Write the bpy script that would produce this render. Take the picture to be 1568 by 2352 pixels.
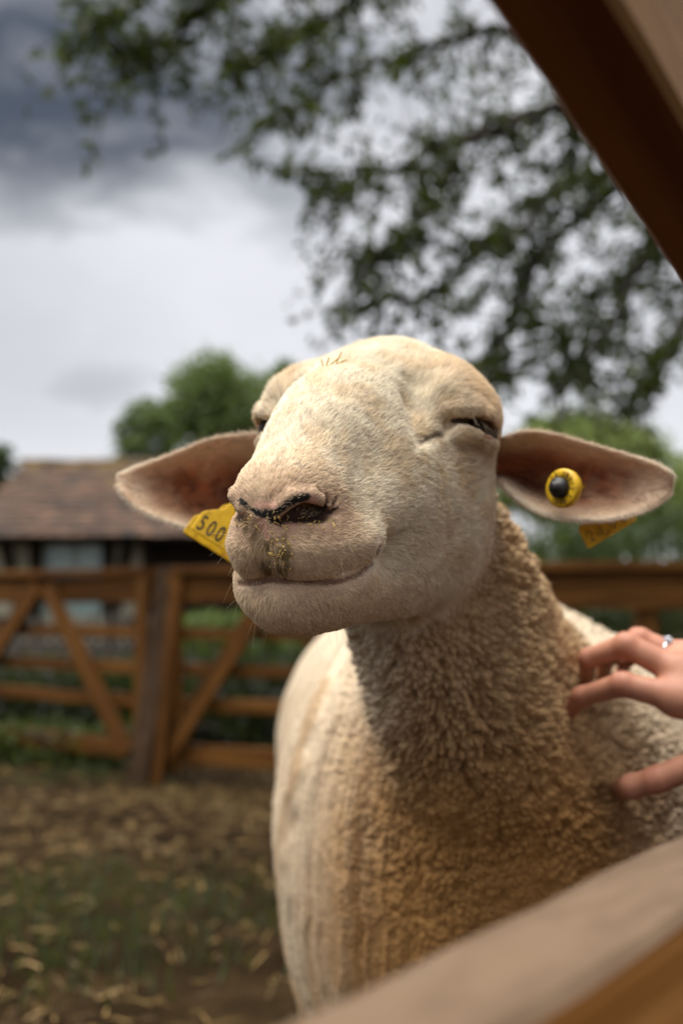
import bpy, bmesh, math, random
import numpy as np
from concurrent.futures import ThreadPoolExecutor
from mathutils import Vector, Matrix

random.seed(7)
rng = np.random.default_rng(11)
R = math.radians
for o in list(bpy.data.objects):
    bpy.data.objects.remove(o, do_unlink=True)
SC = bpy.context.scene
COL = SC.collection

# ------------------------------------------------------------------ camera
CAM_Z = 0.82
PITCH = math.atan(209 / 2287.0)
FPX = 2287.0                       # focal length in the units of a 1568 x 2352 frame
cam_d = bpy.data.cameras.new('camera')
cam_d.sensor_fit = 'VERTICAL'
cam_d.sensor_height = 36.0
cam_d.lens = 36.0 * FPX / 2352.0
cam_d.clip_start = 0.02
cam_d.clip_end = 3000.0
cam_d.dof.use_dof = True
cam_d.dof.focus_distance = 0.565
cam_d.dof.aperture_fstop = 4.1
cam_d.dof.aperture_blades = 0
cam = bpy.data.objects.new('camera', cam_d)
COL.objects.link(cam)
cam.location = (0, 0, CAM_Z)
cam.rotation_euler = (math.pi / 2 + PITCH, 0, 0)
SC.camera = cam

CFW = np.array([0, math.cos(PITCH), math.sin(PITCH)])
CUP = np.array([0, -math.sin(PITCH), math.cos(PITCH)])
CRT = np.array([1.0, 0, 0])
CPO = np.array([0, 0, CAM_Z])


def P(px, py, d):
    """a place in the yard, from its bearing off the camera axis and its distance"""
    return CPO + CRT * ((px - 784) / FPX * d) + CUP * ((1176 - py) / FPX * d) + CFW * d


# ------------------------------------------------------------------ world
SUN_EL, SUN_AZ = R(75), R(-105)     # azimuth from +Y, clockwise seen from above
w = bpy.data.worlds.new('World')
SC.world = w
w.use_nodes = True
wn, wl = w.node_tree.nodes, w.node_tree.links
wn.clear()


def WN(t, **kw):
    n = wn.new(t)
    for k, v in kw.items():
        setattr(n, k, v)
    return n


def wmath(op, a, b=None, c=None):
    n = WN('ShaderNodeMath', operation=op)
    for i, v in enumerate((a, b, c)):
        if v is None:
            continue
        if isinstance(v, (int, float)):
            n.inputs[i].default_value = v
        else:
            wl.new(v, n.inputs[i])
    return n.outputs[0]


sky = WN('ShaderNodeTexSky', sky_type='NISHITA', sun_disc=False)
sky.sun_elevation = SUN_EL
sky.sun_rotation = SUN_AZ
tc = WN('ShaderNodeTexCoord')
# a cloud deck: the view direction is carried on to a flat layer overhead, so that clouds shrink to the horizon
sepd = WN('ShaderNodeSeparateXYZ')
wl.new(tc.outputs['Generated'], sepd.inputs[0])
zz = wmath('ADD', wmath('MAXIMUM', sepd.outputs[2], 0.0), 0.22)
comb = WN('ShaderNodeCombineXYZ')
wl.new(wmath('DIVIDE', sepd.outputs[0], zz), comb.inputs[0])
wl.new(wmath('DIVIDE', sepd.outputs[1], zz), comb.inputs[1])
map1 = WN('ShaderNodeMapping')
map1.inputs['Location'].default_value = (2.35, 0.60, 0.0)
wl.new(comb.outputs[0], map1.inputs[0])
n1 = WN('ShaderNodeTexNoise')
n1.inputs['Scale'].default_value = 0.75
n1.inputs['Detail'].default_value = 6.0
n1.inputs['Roughness'].default_value = 0.5
n1.inputs['Distortion'].default_value = 0.25
wl.new(map1.outputs[0], n1.inputs[0])


def cloud_bank(px, py, size, soft, wob):
    """a dark cloud: an offset from its centre on the layer, roughened by noise"""
    d = P(px, py, 1.0) - CPO
    d = d / np.linalg.norm(d)
    z = max(d[2], 0) + 0.22
    c = (d[0] / z, d[1] / z)
    ox = wmath('MULTIPLY', wmath('SUBTRACT', comb_x, float(c[0])), 1.0 / size[0])
    oy = wmath('MULTIPLY', wmath('SUBTRACT', comb_y, float(c[1])), 1.0 / size[1])
    r2 = wmath('SQRT', wmath('ADD', wmath('MULTIPLY', ox, ox), wmath('MULTIPLY', oy, oy)))
    r2 = wmath('ADD', r2, wmath('MULTIPLY', wmath('SUBTRACT', nb.outputs[0], 0.5), wob))
    mr = WN('ShaderNodeMapRange', interpolation_type='SMOOTHSTEP')
    mr.inputs[1].default_value = 1.0 + soft
    mr.inputs[2].default_value = 1.0 - soft
    wl.new(r2, mr.inputs[0])
    return mr.outputs[0]


sx = WN('ShaderNodeSeparateXYZ')
wl.new(comb.outputs[0], sx.inputs[0])
comb_x, comb_y = sx.outputs[0], sx.outputs[1]
nb = WN('ShaderNodeTexNoise')
nb.inputs['Scale'].default_value = 3.4
nb.inputs['Detail'].default_value = 5.0
nb.inputs['Roughness'].default_value = 0.56
nb.inputs['Distortion'].default_value = 0.3
wl.new(comb.outputs[0], nb.inputs[0])
BANKS = [cloud_bank(130, 190, (0.38, 0.27), 0.75, 2.6),
         cloud_bank(30, 400, (0.17, 0.10), 0.7, 2.4),
         cloud_bank(215, 895, (0.13, 0.13), 0.65, 2.6),
         cloud_bank(-120, 760, (0.34, 0.60), 0.9, 1.0)]
AMTS = [0.95, 0.62, 0.35, 0.26]
dark = None
for b, a in zip(BANKS, AMTS):
    v = wmath('MULTIPLY', wmath('MULTIPLY', b, a), wmath('MINIMUM', wmath('ADD', wmath('MULTIPLY', nb.outputs[0], 1.5), 0.30), 1.0))
    dark = v if dark is None else wmath('MAXIMUM', dark, v)
# broad unevenness of the whole deck
mrn = WN('ShaderNodeMapRange', interpolation_type='SMOOTHSTEP')
mrn.inputs[1].default_value = 0.42
mrn.inputs[2].default_value = 0.72
mrn.inputs[3].default_value = 0.0
mrn.inputs[4].default_value = 0.14
wl.new(n1.outputs[0], mrn.inputs[0])
dark = wmath('MAXIMUM', dark, mrn.outputs[0])


def wmix(f, a, b):
    n = WN('ShaderNodeMix', data_type='RGBA')
    for i, v in ((0, f), (6, a), (7, b)):
        if isinstance(v, (int, float)):
            n.inputs[i].default_value = v
        elif isinstance(v, tuple):
            n.inputs[i].default_value = (*v, 1)
        else:
            wl.new(v, n.inputs[i])
    return n.outputs[2]


K = 10.0                            # the deck is as bright as the sky behind it, before the 0.1 strength
deck = wmix(dark, (0.625 * K, 0.630 * K, 0.660 * K), (0.026 * K, 0.036 * K, 0.054 * K))
mixs = wmix(0.94, sky.outputs[0], deck)
bg = WN('ShaderNodeBackground')
bg.inputs['Strength'].default_value = 0.1
wl.new(mixs, bg.inputs[0])
wo = WN('ShaderNodeOutputWorld')
wl.new(bg.outputs[0], wo.inputs[0])

# ------------------------------------------------------------------ sun behind thin cloud
sun_d = bpy.data.lights.new('sun', 'SUN')
sun_d.energy = 5.0
sun_d.angle = R(64)
sun_d.color = (1.0, 0.95, 0.87)
sun = bpy.data.objects.new('sun', sun_d)
COL.objects.link(sun)
sdir = Vector((math.sin(SUN_AZ) * math.cos(SUN_EL), math.cos(SUN_AZ) * math.cos(SUN_EL), math.sin(SUN_EL)))
sun.rotation_euler = sdir.to_track_quat('Z', 'Y').to_euler()

SC.view_settings.view_transform = 'Standard'
SC.view_settings.look = 'None'
SC.view_settings.exposure = 0.50
SC.view_settings.gamma = 1.0
SC.view_settings.use_curve_mapping = False
SC.cycles.use_denoising = True
SC.cycles.max_bounces = 8
SC.cycles.diffuse_bounces = 5
SC.cycles.transparent_max_bounces = 8
SC.cycles.caustics_reflective = False
SC.cycles.caustics_refractive = False


# ------------------------------------------------------------------ helpers: objects
def tag(o, label=None, cat=None, group=None, kind=None):
    for k, v in (('label', label), ('category', cat), ('group', group), ('kind', kind)):
        if v:
            o[k] = v
    return o


def link(name, data, parent=None, mat=None):
    o = bpy.data.objects.new(name, data)
    COL.objects.link(o)
    if parent:
        o.parent = parent
    if mat and data is not None and not data.materials:
        data.materials.append(mat)
    return o


def empty(name, loc, rz=0.0):
    o = bpy.data.objects.new(name, None)
    o.empty_display_size = 0.05
    COL.objects.link(o)
    o.location = loc
    o.rotation_euler = (0, 0, rz)
    bpy.context.view_layer.update()
    return o


def child(o, parent):
    """parent o and keep it where it stands in the world"""
    o.parent = parent
    o.matrix_parent_inverse = parent.matrix_world.inverted()
    return o


def mesh_from(name, V, Fa, smooth=True):
    me = bpy.data.meshes.new(name)
    V = np.asarray(V, dtype=np.float32)
    Fa = np.asarray(Fa, dtype=np.int32)
    n, k = Fa.shape
    me.vertices.add(len(V))
    me.vertices.foreach_set('co', V.ravel())
    me.loops.add(n * k)
    me.loops.foreach_set('vertex_index', Fa.ravel())
    me.polygons.add(n)
    me.polygons.foreach_set('loop_start', np.arange(0, n * k, k, dtype=np.int32))
    me.polygons.foreach_set('loop_total', np.full(n, k, dtype=np.int32))
    me.update(calc_edges=True)
    me.validate()
    me.polygons.foreach_set('use_smooth', np.full(len(me.polygons), smooth))
    return me


def set_col(me, name, cols):
    a = me.color_attributes.new(name, 'FLOAT_COLOR', 'POINT')
    c = np.ones((len(cols), 4), np.float32)
    c[:, :cols.shape[1]] = cols
    a.data.foreach_set('color', c.ravel())


# ------------------------------------------------------------------ helpers: noise in numpy
POOL = ThreadPoolExecutor(4)


def _hash(ix, iy, iz, s):
    h = (ix.astype(np.int64) * 374761393 + iy.astype(np.int64) * 668265263 + iz.astype(np.int64) * 2147483647 + s * 144269504) & 0x7fffffff
    h = ((h ^ (h >> 13)) * 1274126177) & 0x7fffffff
    h = ((h ^ (h >> 15)) * 1103515245 + 12345) & 0x7fffffff
    return ((h >> 8) & 0xffff) / 65535.0


def vnoise(p, s=0):
    """value noise in 0..1"""
    i = np.floor(p)
    f = p - i
    f = f * f * (3 - 2 * f)
    out = 0
    for dx in (0, 1):
        wx = f[:, 0] if dx else 1 - f[:, 0]
        for dy in (0, 1):
            wy = f[:, 1] if dy else 1 - f[:, 1]
            for dz in (0, 1):
                wz = f[:, 2] if dz else 1 - f[:, 2]
                out = out + wx * wy * wz * _hash(i[:, 0] + dx, i[:, 1] + dy, i[:, 2] + dz, s)
    return out


def fbm(p, s=0, o=3):
    if len(p) > 30000:
        return np.concatenate(list(POOL.map(lambda q: fbm(q, s, o), [p[i:i + 16000] for i in range(0, len(p), 16000)])))
    r, a, t = 0, 1.0, 0
    for k in range(o):
        r = r + a * vnoise(p * 2 ** k, s + k)
        t += a
        a *= 0.5
    return r / t


def worley(p, s=0):
    """distances to the nearest and second nearest feature point"""
    if len(p) > 30000:
        r = list(POOL.map(lambda q: worley(q, s), [p[i:i + 16000] for i in range(0, len(p), 16000)]))
        return np.concatenate([a for a, _ in r]), np.concatenate([b for _, b in r])
    i = np.floor(p)
    d1 = np.full(len(p), 9.0)
    d2 = np.full(len(p), 9.0)
    for dx in (-1, 0, 1):
        for dy in (-1, 0, 1):
            for dz in (-1, 0, 1):
                c = i + (dx, dy, dz)
                q = c + np.stack([_hash(c[:, 0], c[:, 1], c[:, 2], s + k) for k in (1, 2, 3)], 1)
                d = np.linalg.norm(p - q, axis=1)
                m = d < d1
                d2 = np.where(m, d1, np.minimum(d2, d))
                d1 = np.where(m, d, d1)
    return d1, d2


def sstep(a, b, x):
    t = np.clip((x - a) / (b - a), 0, 1)
    return t * t * (3 - 2 * t)


# ------------------------------------------------------------------ helpers: solid modelling with distance fields
def smin(a, b, k):
    h = np.clip(0.5 + 0.5 * (b - a) / k, 0, 1)
    return b + (a - b) * h - k * h * (1 - h)


def smax(a, b, k):
    return -smin(-a, -b, k)


def ell(p, c, r, M=None):
    if M is not None:
        p, c = (p - np.asarray(c)) @ M, (0, 0, 0)
    a, b, e = ((p[:, i] - c[i]) / r[i] for i in range(3))
    k0 = np.sqrt(a * a + b * b + e * e)
    a /= r[0]
    b /= r[1]
    e /= r[2]
    k1 = np.sqrt(a * a + b * b + e * e) + 1e-9
    return k0 * (k0 - 1.0) / k1


def cone(p, a, b, ra, rb):
    ax, ay, az = (float(v) for v in a)
    bx, by, bz = (float(v) for v in b)
    bx -= ax
    by -= ay
    bz -= az
    x, y, z = p[:, 0] - ax, p[:, 1] - ay, p[:, 2] - az
    t = (x * bx + y * by + z * bz) / (bx * bx + by * by + bz * bz)
    np.clip(t, 0, 1, out=t)
    x -= t * bx
    y -= t * by
    z -= t * bz
    return np.sqrt(x * x + y * y + z * z) - (ra + (rb - ra) * t)


def chain(p, pts, rad, k=0.004):
    d = None
    for i in range(len(pts) - 1):
        e = cone(p, pts[i], pts[i + 1], rad[i], rad[i + 1])
        d = e if d is None else smin(d, e, k)
    return d


def par(f, p, n=12000):
    """a field at many points, in pieces on four threads"""
    if len(p) <= n:
        return f(p)
    return np.concatenate(list(POOL.map(f, [p[i:i + n] for i in range(0, len(p), n)])))


def mesh_field(f, lo, hi, h, sub=4, project=2):
    """surface nets on the narrow band of a distance field"""
    lo = np.asarray(lo, float)
    hi = np.asarray(hi, float)
    H = h * sub
    n = np.ceil((hi - lo) / H).astype(int)
    g = np.stack(np.meshgrid(*[np.arange(k) for k in n], indexing='ij'), -1).reshape(-1, 3)
    c = lo + (g + 0.5) * H
    d = par(f, c)
    g = g[np.abs(d) < H * 1.35]
    off = np.stack(np.meshgrid(*[np.arange(sub + 1)] * 3, indexing='ij'), -1).reshape(-1, 3)
    N = (n * sub + 2).astype(np.int64)

    def key(ix):
        return (ix[..., 0].astype(np.int64) * N[1] + ix[..., 1]) * N[2] + ix[..., 2]
    allk, allv, edges = [], [], []
    cs = np.stack(np.meshgrid(*[np.arange(sub)] * 3, indexing='ij'), -1).reshape(-1, 3)
    corner = np.array([[i, j, k] for i in (0, 1) for j in (0, 1) for k in (0, 1)])
    epairs = [(a, b) for a in range(8) for b in range(a + 1, 8) if np.abs(corner[a] - corner[b]).sum() == 1]
    for s in range(0, len(g), 4000):
        gb = g[s:s + 4000]
        ip = (gb[:, None, :] * sub + off[None]).reshape(-1, 3)
        val = par(f, lo + ip * h).reshape(len(gb), sub + 1, sub + 1, sub + 1)
        cv = np.stack([val[:, a:a + sub, b:b + sub, cc:cc + sub] for a, b, cc in corner], -1).reshape(-1, 8)
        ci = (gb[:, None, :] * sub + cs[None]).reshape(-1, 3)
        neg = cv < 0
        act = neg.any(1) & ~neg.all(1)
        cv, ci, neg = cv[act], ci[act], neg[act]
        acc = np.zeros((len(cv), 3))
        cnt = np.zeros(len(cv))
        for a, b in epairs:
            m = neg[:, a] != neg[:, b]
            t = np.where(m, cv[:, a] / np.where(m, cv[:, a] - cv[:, b], 1), 0)
            pt = corner[a] + t[:, None] * (corner[b] - corner[a])
            acc += np.where(m[:, None], pt, 0)
            cnt += m
        allk.append(key(ci))
        allv.append(lo + (ci + acc / cnt[:, None]) * h)
        for ax in range(3):
            e = np.zeros(3, int)
            e[ax] = 1
            b = 4 >> ax
            m = neg[:, 0] != neg[:, b]
            edges.append(np.c_[ci[m], np.full(m.sum(), ax), neg[m, 0]])
    K_ = np.concatenate(allk)
    V = np.concatenate(allv)
    o = np.argsort(K_)
    K_, V = K_[o], V[o]
    E = np.concatenate(edges)
    faces = []
    for ax in range(3):
        e = E[E[:, 3] == ax]
        u, v = [(1, 2), (2, 0), (0, 1)][ax]
        ids = []
        for du, dv in ((0, 0), (1, 0), (1, 1), (0, 1)):
            c = e[:, :3].copy()
            c[:, u] -= du
            c[:, v] -= dv
            kk = key(c)
            j = np.searchsorted(K_, kk)
            j = np.clip(j, 0, len(K_) - 1)
            ids.append(np.where(K_[j] == kk, j, -1))
        q = np.stack(ids, 1)
        ok = (q >= 0).all(1)
        q, s = q[ok], e[ok, 4]
        q[s == 0] = q[s == 0][:, ::-1]
        faces.append(q)
    Fq = np.concatenate(faces)
    for _ in range(project):
        V = project_to(f, V, h)
    return V, Fq


def project_to(f, V, h):
    """one step to the surface, its slope taken from four probes"""
    e = h * 0.4
    T = np.array([[1, 1, 1], [1, -1, -1], [-1, 1, -1], [-1, -1, 1]], float) / math.sqrt(3)
    fs = [par(f, V + t * e) for t in T]
    g = sum(a[:, None] * t for a, t in zip(fs, T)) * (3 / (4 * e))
    d = sum(fs) / 4
    st = d[:, None] * g / (np.sum(g * g, 1)[:, None] + 1e-3)
    ln = np.linalg.norm(st, axis=1)[:, None]
    return V - st * np.minimum(1, 0.6 * h / (ln + 1e-9))


def unit(v):
    return v / (np.linalg.norm(v, axis=-1, keepdims=True) + 1e-12)


# ------------------------------------------------------------------ helpers: materials
class NT:
    def __init__(self, name):
        self.m = bpy.data.materials.new(name)
        self.m.use_nodes = True
        self.n, self.l = self.m.node_tree.nodes, self.m.node_tree.links
        self.n.clear()
        self.out = self.n.new('ShaderNodeOutputMaterial')
        self.b = self.n.new('ShaderNodeBsdfPrincipled')
        self.l.new(self.b.outputs[0], self.out.inputs[0])

    def new(self, t, **kw):
        n = self.n.new(t)
        for k, v in kw.items():
            setattr(n, k, v)
        return n

    def set(self, sock, v):
        if isinstance(v, bpy.types.NodeSocket):
            self.l.new(v, sock)
        elif isinstance(v, tuple) and len(v) == 3 and sock.type == 'RGBA':
            sock.default_value = (*v, 1)
        else:
            sock.default_value = v

    def p(self, **kw):
        for k, v in kw.items():
            self.set(self.b.inputs[k.replace('_', ' ')], v)
        return self

    def coord(self, which='Object'):
        return self.new('ShaderNodeTexCoord').outputs[which]

    def mapping(self, vec, scale=(1, 1, 1), loc=(0, 0, 0), rot=(0, 0, 0)):
        n = self.new('ShaderNodeMapping')
        self.l.new(vec, n.inputs[0])
        n.inputs['Scale'].default_value = scale
        n.inputs['Location'].default_value = loc
        n.inputs['Rotation'].default_value = rot
        return n.outputs[0]

    def noise(self, vec, scale, detail=4, rough=0.5, dist=0.0):
        n = self.new('ShaderNodeTexNoise')
        self.l.new(vec, n.inputs[0])
        n.inputs['Scale'].default_value = scale
        n.inputs['Detail'].default_value = detail
        n.inputs['Roughness'].default_value = rough
        n.inputs['Distortion'].default_value = dist
        return n.outputs[0]

    def ramp(self, f, stops):
        n = self.new('ShaderNodeValToRGB')
        self.l.new(f, n.inputs[0])
        e = n.color_ramp.elements
        while len(e) < len(stops):
            e.new(0.5)
        for el, (p_, c) in zip(e, stops):
            el.position = p_
            el.color = (*c, 1) if isinstance(c, tuple) else (c, c, c, 1)
        return n.outputs[0]

    def mix(self, f, a, b, bt='MIX'):
        n = self.new('ShaderNodeMix', data_type='RGBA', blend_type=bt)
        for i, v in ((0, f), (6, a), (7, b)):
            self.set(n.inputs[i], v)
        return n.outputs[2]

    def math(self, op, a, b=0.0):
        n = self.new('ShaderNodeMath', operation=op)
        self.set(n.inputs[0], a)
        self.set(n.inputs[1], b)
        return n.outputs[0]

    def bump(self, h, s=0.3, d=0.01):
        n = self.new('ShaderNodeBump')
        n.inputs['Strength'].default_value = s
        n.inputs['Distance'].default_value = d
        self.l.new(h, n.inputs['Height'])
        self.l.new(n.outputs[0], self.b.inputs['Normal'])
        return n.outputs[0]

    def attr(self, name, out='Color'):
        return self.new('ShaderNodeAttribute', attribute_name=name).outputs[out]

    def info(self, which='Random'):
        return self.new('ShaderNodeObjectInfo').outputs[which]
# ================================================================== the sheep
HS = 1.11                                            # head frame: u to the nose, l to the sheep's left, t up
HR = np.array([[-0.328, 0.945, -0.012], [-0.063, -0.010, 0.998], [-0.943, -0.328, -0.063]])
HW = (CRT[:, None] * HR[0] + CUP[:, None] * HR[1] + CFW[:, None] * HR[2])      # columns: u, l, t in the world
HO = CPO + CRT * 0.0164 + CUP * 0.0569 + CFW * 0.70


def to_head(p):
    return ((p - HO) @ HW) / HS


def HP(u, l, t):
    return HO + HS * (HW @ np.array([u, l, t]))


def smooth_curve(x, y, f):
    m = np.gradient(y, x)
    i = np.clip(np.searchsorted(x, f) - 1, 0, len(x) - 2)
    h = x[i + 1] - x[i]
    t = (f - x[i]) / h
    return ((2 * t ** 3 - 3 * t ** 2 + 1) * y[i] + (t ** 3 - 2 * t ** 2 + t) * h * m[i]
            + (-2 * t ** 3 + 3 * t ** 2) * y[i + 1] + (t ** 3 - t ** 2) * h * m[i + 1])


def ear_frame(axis_px, d0, d1, xs, top, bot, tilt):
    a = P(*axis_px[0], d0)
    b = P(*axis_px[1], d1)
    ax = b - a
    L = np.linalg.norm(ax)
    ax = ax / L
    up = CUP + CFW * tilt
    up = unit(up - ax * (up @ ax))
    nr = np.cross(ax, up)
    if nr @ CFW > 0:
        nr = -nr                                      # the open side, towards the camera
    s = np.array([0, .15, .3, .45, .6, .75, .9, 1.0])
    ay = axis_px[0][1] + (axis_px[1][1] - axis_px[0][1]) * s
    dd = d0 + (d1 - d0) * s
    wt = (ay - np.array(top)) / FPX * dd
    wb = (np.array(bot) - ay) / FPX * dd
    # round the outline off between the measured widths
    f = np.linspace(0, 1, 41)
    wt, wb = (smooth_curve(s, w_, f) for w_ in (wt, wb))
    return a, ax, up, nr, L, f, wt, wb


EAR_L = ear_frame(((600, 1110), (270, 1100)), 0.775, 0.755, range(8),   # on the left of the picture
                  [1003, 1000, 1001, 1012, 1028, 1046, 1067, 1085], [1225, 1243, 1243, 1233, 1213, 1192, 1160, 1118], 0.25)
EAR_R = ear_frame(((1160, 1068), (1543, 1108)), 0.745, 0.70, range(8),
                  [1005, 988, 990, 1002, 1017, 1037, 1062, 1089], [1120, 1165, 1196, 1209, 1208, 1195, 1164, 1127], 0.25)


def muz(q):
    """the muzzle is carried a little to the right side of the head: its own frame"""
    c, s = math.cos(0.070), math.sin(0.070)
    u, l = q[:, 0] - 0.098, q[:, 1]
    l2 = s * u + c * l
    return np.stack([0.098 + c * u - s * l, np.where(l2 < 0, l2 * 1.24, l2), q[:, 2]], 1)


def head_base(q):
    """the head without eyes and small creases; q in head units, returns head units"""
    m = q.copy()
    m[:, 1] = np.abs(m[:, 1])
    d = ell(q, (-0.050, 0, 0.004), (0.058, 0.062, 0.054))
    d = smin(d, ell(q, (-0.075, 0, 0.036), (0.030, 0.026, 0.026)), 0.020)                 # poll
    d = smin(d, cone(q, (-0.035, 0, 0.005), (0.045, 0, -0.004), 0.042, 0.035), 0.03)      # forehead
    d = smin(d, cone(q, (0.01, 0, 0.006), (0.085, 0, -0.0130), 0.034, 0.0265), 0.030)      # bridge of the nose
    d = smin(d, cone(q, (0.085, 0, -0.0130), (0.126, 0, -0.0370), 0.0265, 0.0225), 0.014)
    d = smin(d, ell(m, (-0.026, 0.048, 0.006), (0.038, 0.0325, 0.031)), 0.022)             # orbit
    d = smin(d, cone(m, (-0.052, 0.038, 0.027), (0.000, 0.048, 0.023), 0.016, 0.013), 0.017)   # brow
    d = smin(d, ell(m, (0.018, 0.030, -0.040), (0.070, 0.030, 0.046)), 0.02)              # cheek
    d = smin(d, ell(m, (-0.030, 0.044, -0.048), (0.050, 0.030, 0.055)), 0.02)             # jaw muscle
    d = smin(d, cone(m, (0.095, 0.012, -0.085), (-0.01, 0.026, -0.082), 0.022, 0.034), 0.02)  # lower jaw
    ch = ell(q, (0.118, 0, -0.0855), (0.030, 0.0285, 0.0238))                               # chin
    ch = smin(ch, ell(m, (0.106, 0.016, -0.080), (0.030, 0.021, 0.019)), 0.012)
    d = smin(d, ch, 0.012)
    # muzzle over it, kept apart by the mouth
    q0, q = q, muz(q)
    m = q.copy()
    m[:, 1] = np.abs(m[:, 1])
    mz = ell(q, (0.124, 0, -0.046), (0.034, 0.0215, 0.030))
    mz = smin(mz, ell(m, (0.130, 0.0130, -0.0610), (0.027, 0.0195, 0.0185)), 0.010)
    mz = smin(mz, cone(m, (0.128, 0.0175, -0.060), (0.109, 0.0290, -0.0600), 0.0160, 0.0145), 0.010)
    mz = smin(mz, cone(m, (0.126, 0.0070, -0.046), (0.092, 0.0205, -0.047), 0.0155, 0.0185), 0.012)   # flank of the muzzle
    mz = smin(mz, cone(m, (0.146, 0.0090, -0.0320), (0.126, 0.0125, -0.034), 0.0078, 0.0086), 0.012)   # wing of the nostril
    below = np.maximum(sstep(-0.058, -0.074, q[:, 2]), sstep(0.104, 0.092, q[:, 0]) * sstep(-0.052, -0.064, q[:, 2]))
    kk = 0.024 * (1 - below) + 0.0020 * below
    d = smin(d, mz, kk)
    d = smax(d, -cone(q, (0.1625, 0, -0.050), (0.1575, 0, -0.083), 0.0025, 0.0040), 0.005)     # philtrum
    return d


FEAT = {}


def mouth_d(q):
    """how far from the line between the lips"""
    d = np.full(len(q), 0.05)
    s = (q[:, 0] > 0.055) & (q[:, 2] < -0.045) & (q[:, 2] > -0.105)
    if s.any():
        d[s] = chain(q[s], FEAT['mouth'], [0.0] * len(FEAT['mouth']), 1e-5)
    return d


def head_field(q):
    d = head_base(q)
    if not FEAT:
        return d
    m = muz(q)
    m[:, 1] = np.abs(m[:, 1])
    # nostrils: a round hole inside and a slit that runs out and back
    n = FEAT['nostril']
    d = smax(d, -chain(m, n, [0.0030, 0.0060, 0.0046, 0.0020], 0.003), 0.0022)
    d = smax(d, -cone(m, n[1], n[1] + np.array([-0.024, 0.002, 0.004]), 0.0060, 0.005), 0.002)
    d = smin(d, chain(m, FEAT['rim'], [0.0030, 0.0036, 0.0030, 0.002], 0.003), 0.004)          # rolled rim over it
    # eyes: a slit between two lids
    for key, sg in (('eye_r', 1), ('eye_l', -1)):
        sel = (q[:, 1] * sg > 0)
        if not sel.any():
            continue
        e = FEAT[key]
        x = q[sel]
        dd = d[sel]
        up = e + np.array([0.000, -0.0010 * sg, 0.0075])
        dd = smin(dd, chain(x, up, [0.002, 0.0045, 0.005, 0.0035, 0.002], 0.004), 0.008)       # upper lid
        lo = e + np.array([0.000, -0.0012 * sg, -0.0065])
        dd = smin(dd, chain(x, lo, [0.002, 0.0040, 0.0042, 0.003, 0.002], 0.004), 0.008)       # lower lid
        rad = [0.0008, 0.0020, 0.0034, 0.0040, 0.0030] if sg > 0 else [0.002, 0.005, 0.007, 0.006, 0.003]
        dd = smax(dd, -chain(x, e + np.array([0.0, 0.0012 * sg, 0.0]), rad, 0.003), 0.002)
        d[sel] = dd
    m = q.copy()
    m[:, 1] = np.abs(m[:, 1])
    # tear pit and the fold that runs from it to the eye
    d = smax(d, -chain(m, FEAT['pit'], [0.0020, 0.0036, 0.0030, 0.0014], 0.003), 0.003)
    d = smax(d, -chain(m, FEAT['fold'], [0.0014, 0.0018, 0.0014], 0.003), 0.005)
    # hollow between brow and forehead
    d = smax(d, -chain(m, FEAT['hollow'], [0.0010, 0.0020, 0.0022, 0.0012], 0.006), 0.016)
    d = smax(d, 0.0014 - mouth_d(q), 0.0020)
    return d




def body_field(p):
    d = cone(p, (0.160, 1.15, 0.580), (0.15, 1.70, 0.590), 0.234, 0.248)
    d = smin(d, ell(p, (0.150, 1.00, 0.575), (0.145, 0.14, 0.215)), 0.05)                       # chest
    d = smin(d, ell(p, (0.265, 1.06, 0.58), (0.105, 0.14, 0.20)), 0.05)                          # shoulders
    d = smin(d, ell(p, (0.03, 1.04, 0.56), (0.085, 0.13, 0.20)), 0.04)
    d = smin(d, ell(p, (0.12, 1.78, 0.57), (0.22, 0.20, 0.24)), 0.06)                           # rump
    d = smin(d, ell(p, (0.155, 1.20, 0.705), (0.150, 0.20, 0.135)), 0.06)                           # withers
    # neck
    d = smin(d, cone(p, HP(-0.060, 0, -0.030), (0.153, 1.02, 0.70), 0.060, 0.112), 0.04)
    d = smin(d, cone(p, HP(-0.045, 0.006, -0.072), (0.156, 0.96, 0.60), 0.038, 0.100), 0.04)
    # legs
    low = p[:, 2] < 0.60
    pl, dl = p[low], d[low]
    for x, y, sgn in ((0.03, 1.06, 0), (0.25, 1.06, 0), (0.01, 1.78, 1), (0.24, 1.78, 1)):
        if sgn == 0:
            pts = [(x, y, 0.46), (x, y - 0.01, 0.26), (x, y - 0.01, 0.10), (x, y - 0.03, 0.035)]
            rd = [0.075, 0.042, 0.026, 0.034]
        else:
            pts = [(x, y, 0.48), (x, y - 0.05, 0.36), (x, y + 0.06, 0.24), (x, y + 0.03, 0.10), (x, y + 0.01, 0.035)]
            rd = [0.11, 0.075, 0.034, 0.026, 0.034]
        dl = smin(dl, chain(pl, pts, rd, 0.02), 0.03)
    d[low] = dl
    d = smax(d, 0.004 - p[:, 2], 0.004)
    return d


def sheep_field(p):
    d = body_field(p)
    q = to_head(p)
    r = np.linalg.norm(q - np.array([0.03, 0, -0.02]), axis=1)
    near = r < 0.40
    if near.any():
        h = head_field(q[near]) * HS
        dn = smin(d[near], h, 0.030)
        d = d.copy()
        d[near] = dn
    return d


def hit(px, py, field=None, d0=0.45, d1=1.6):
    """where the line of sight through a bearing meets the sheep"""
    field = field or sheep_field
    o = CPO
    v = P(px, py, 1.0) - CPO
    t = d0
    for _ in range(120):
        e = float(field((o + v * t)[None])[0])
        if e < 2e-4:
            break
        t += e * 0.9
        if t > d1:
            break
    return o + v * t


_seen = {}


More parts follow.
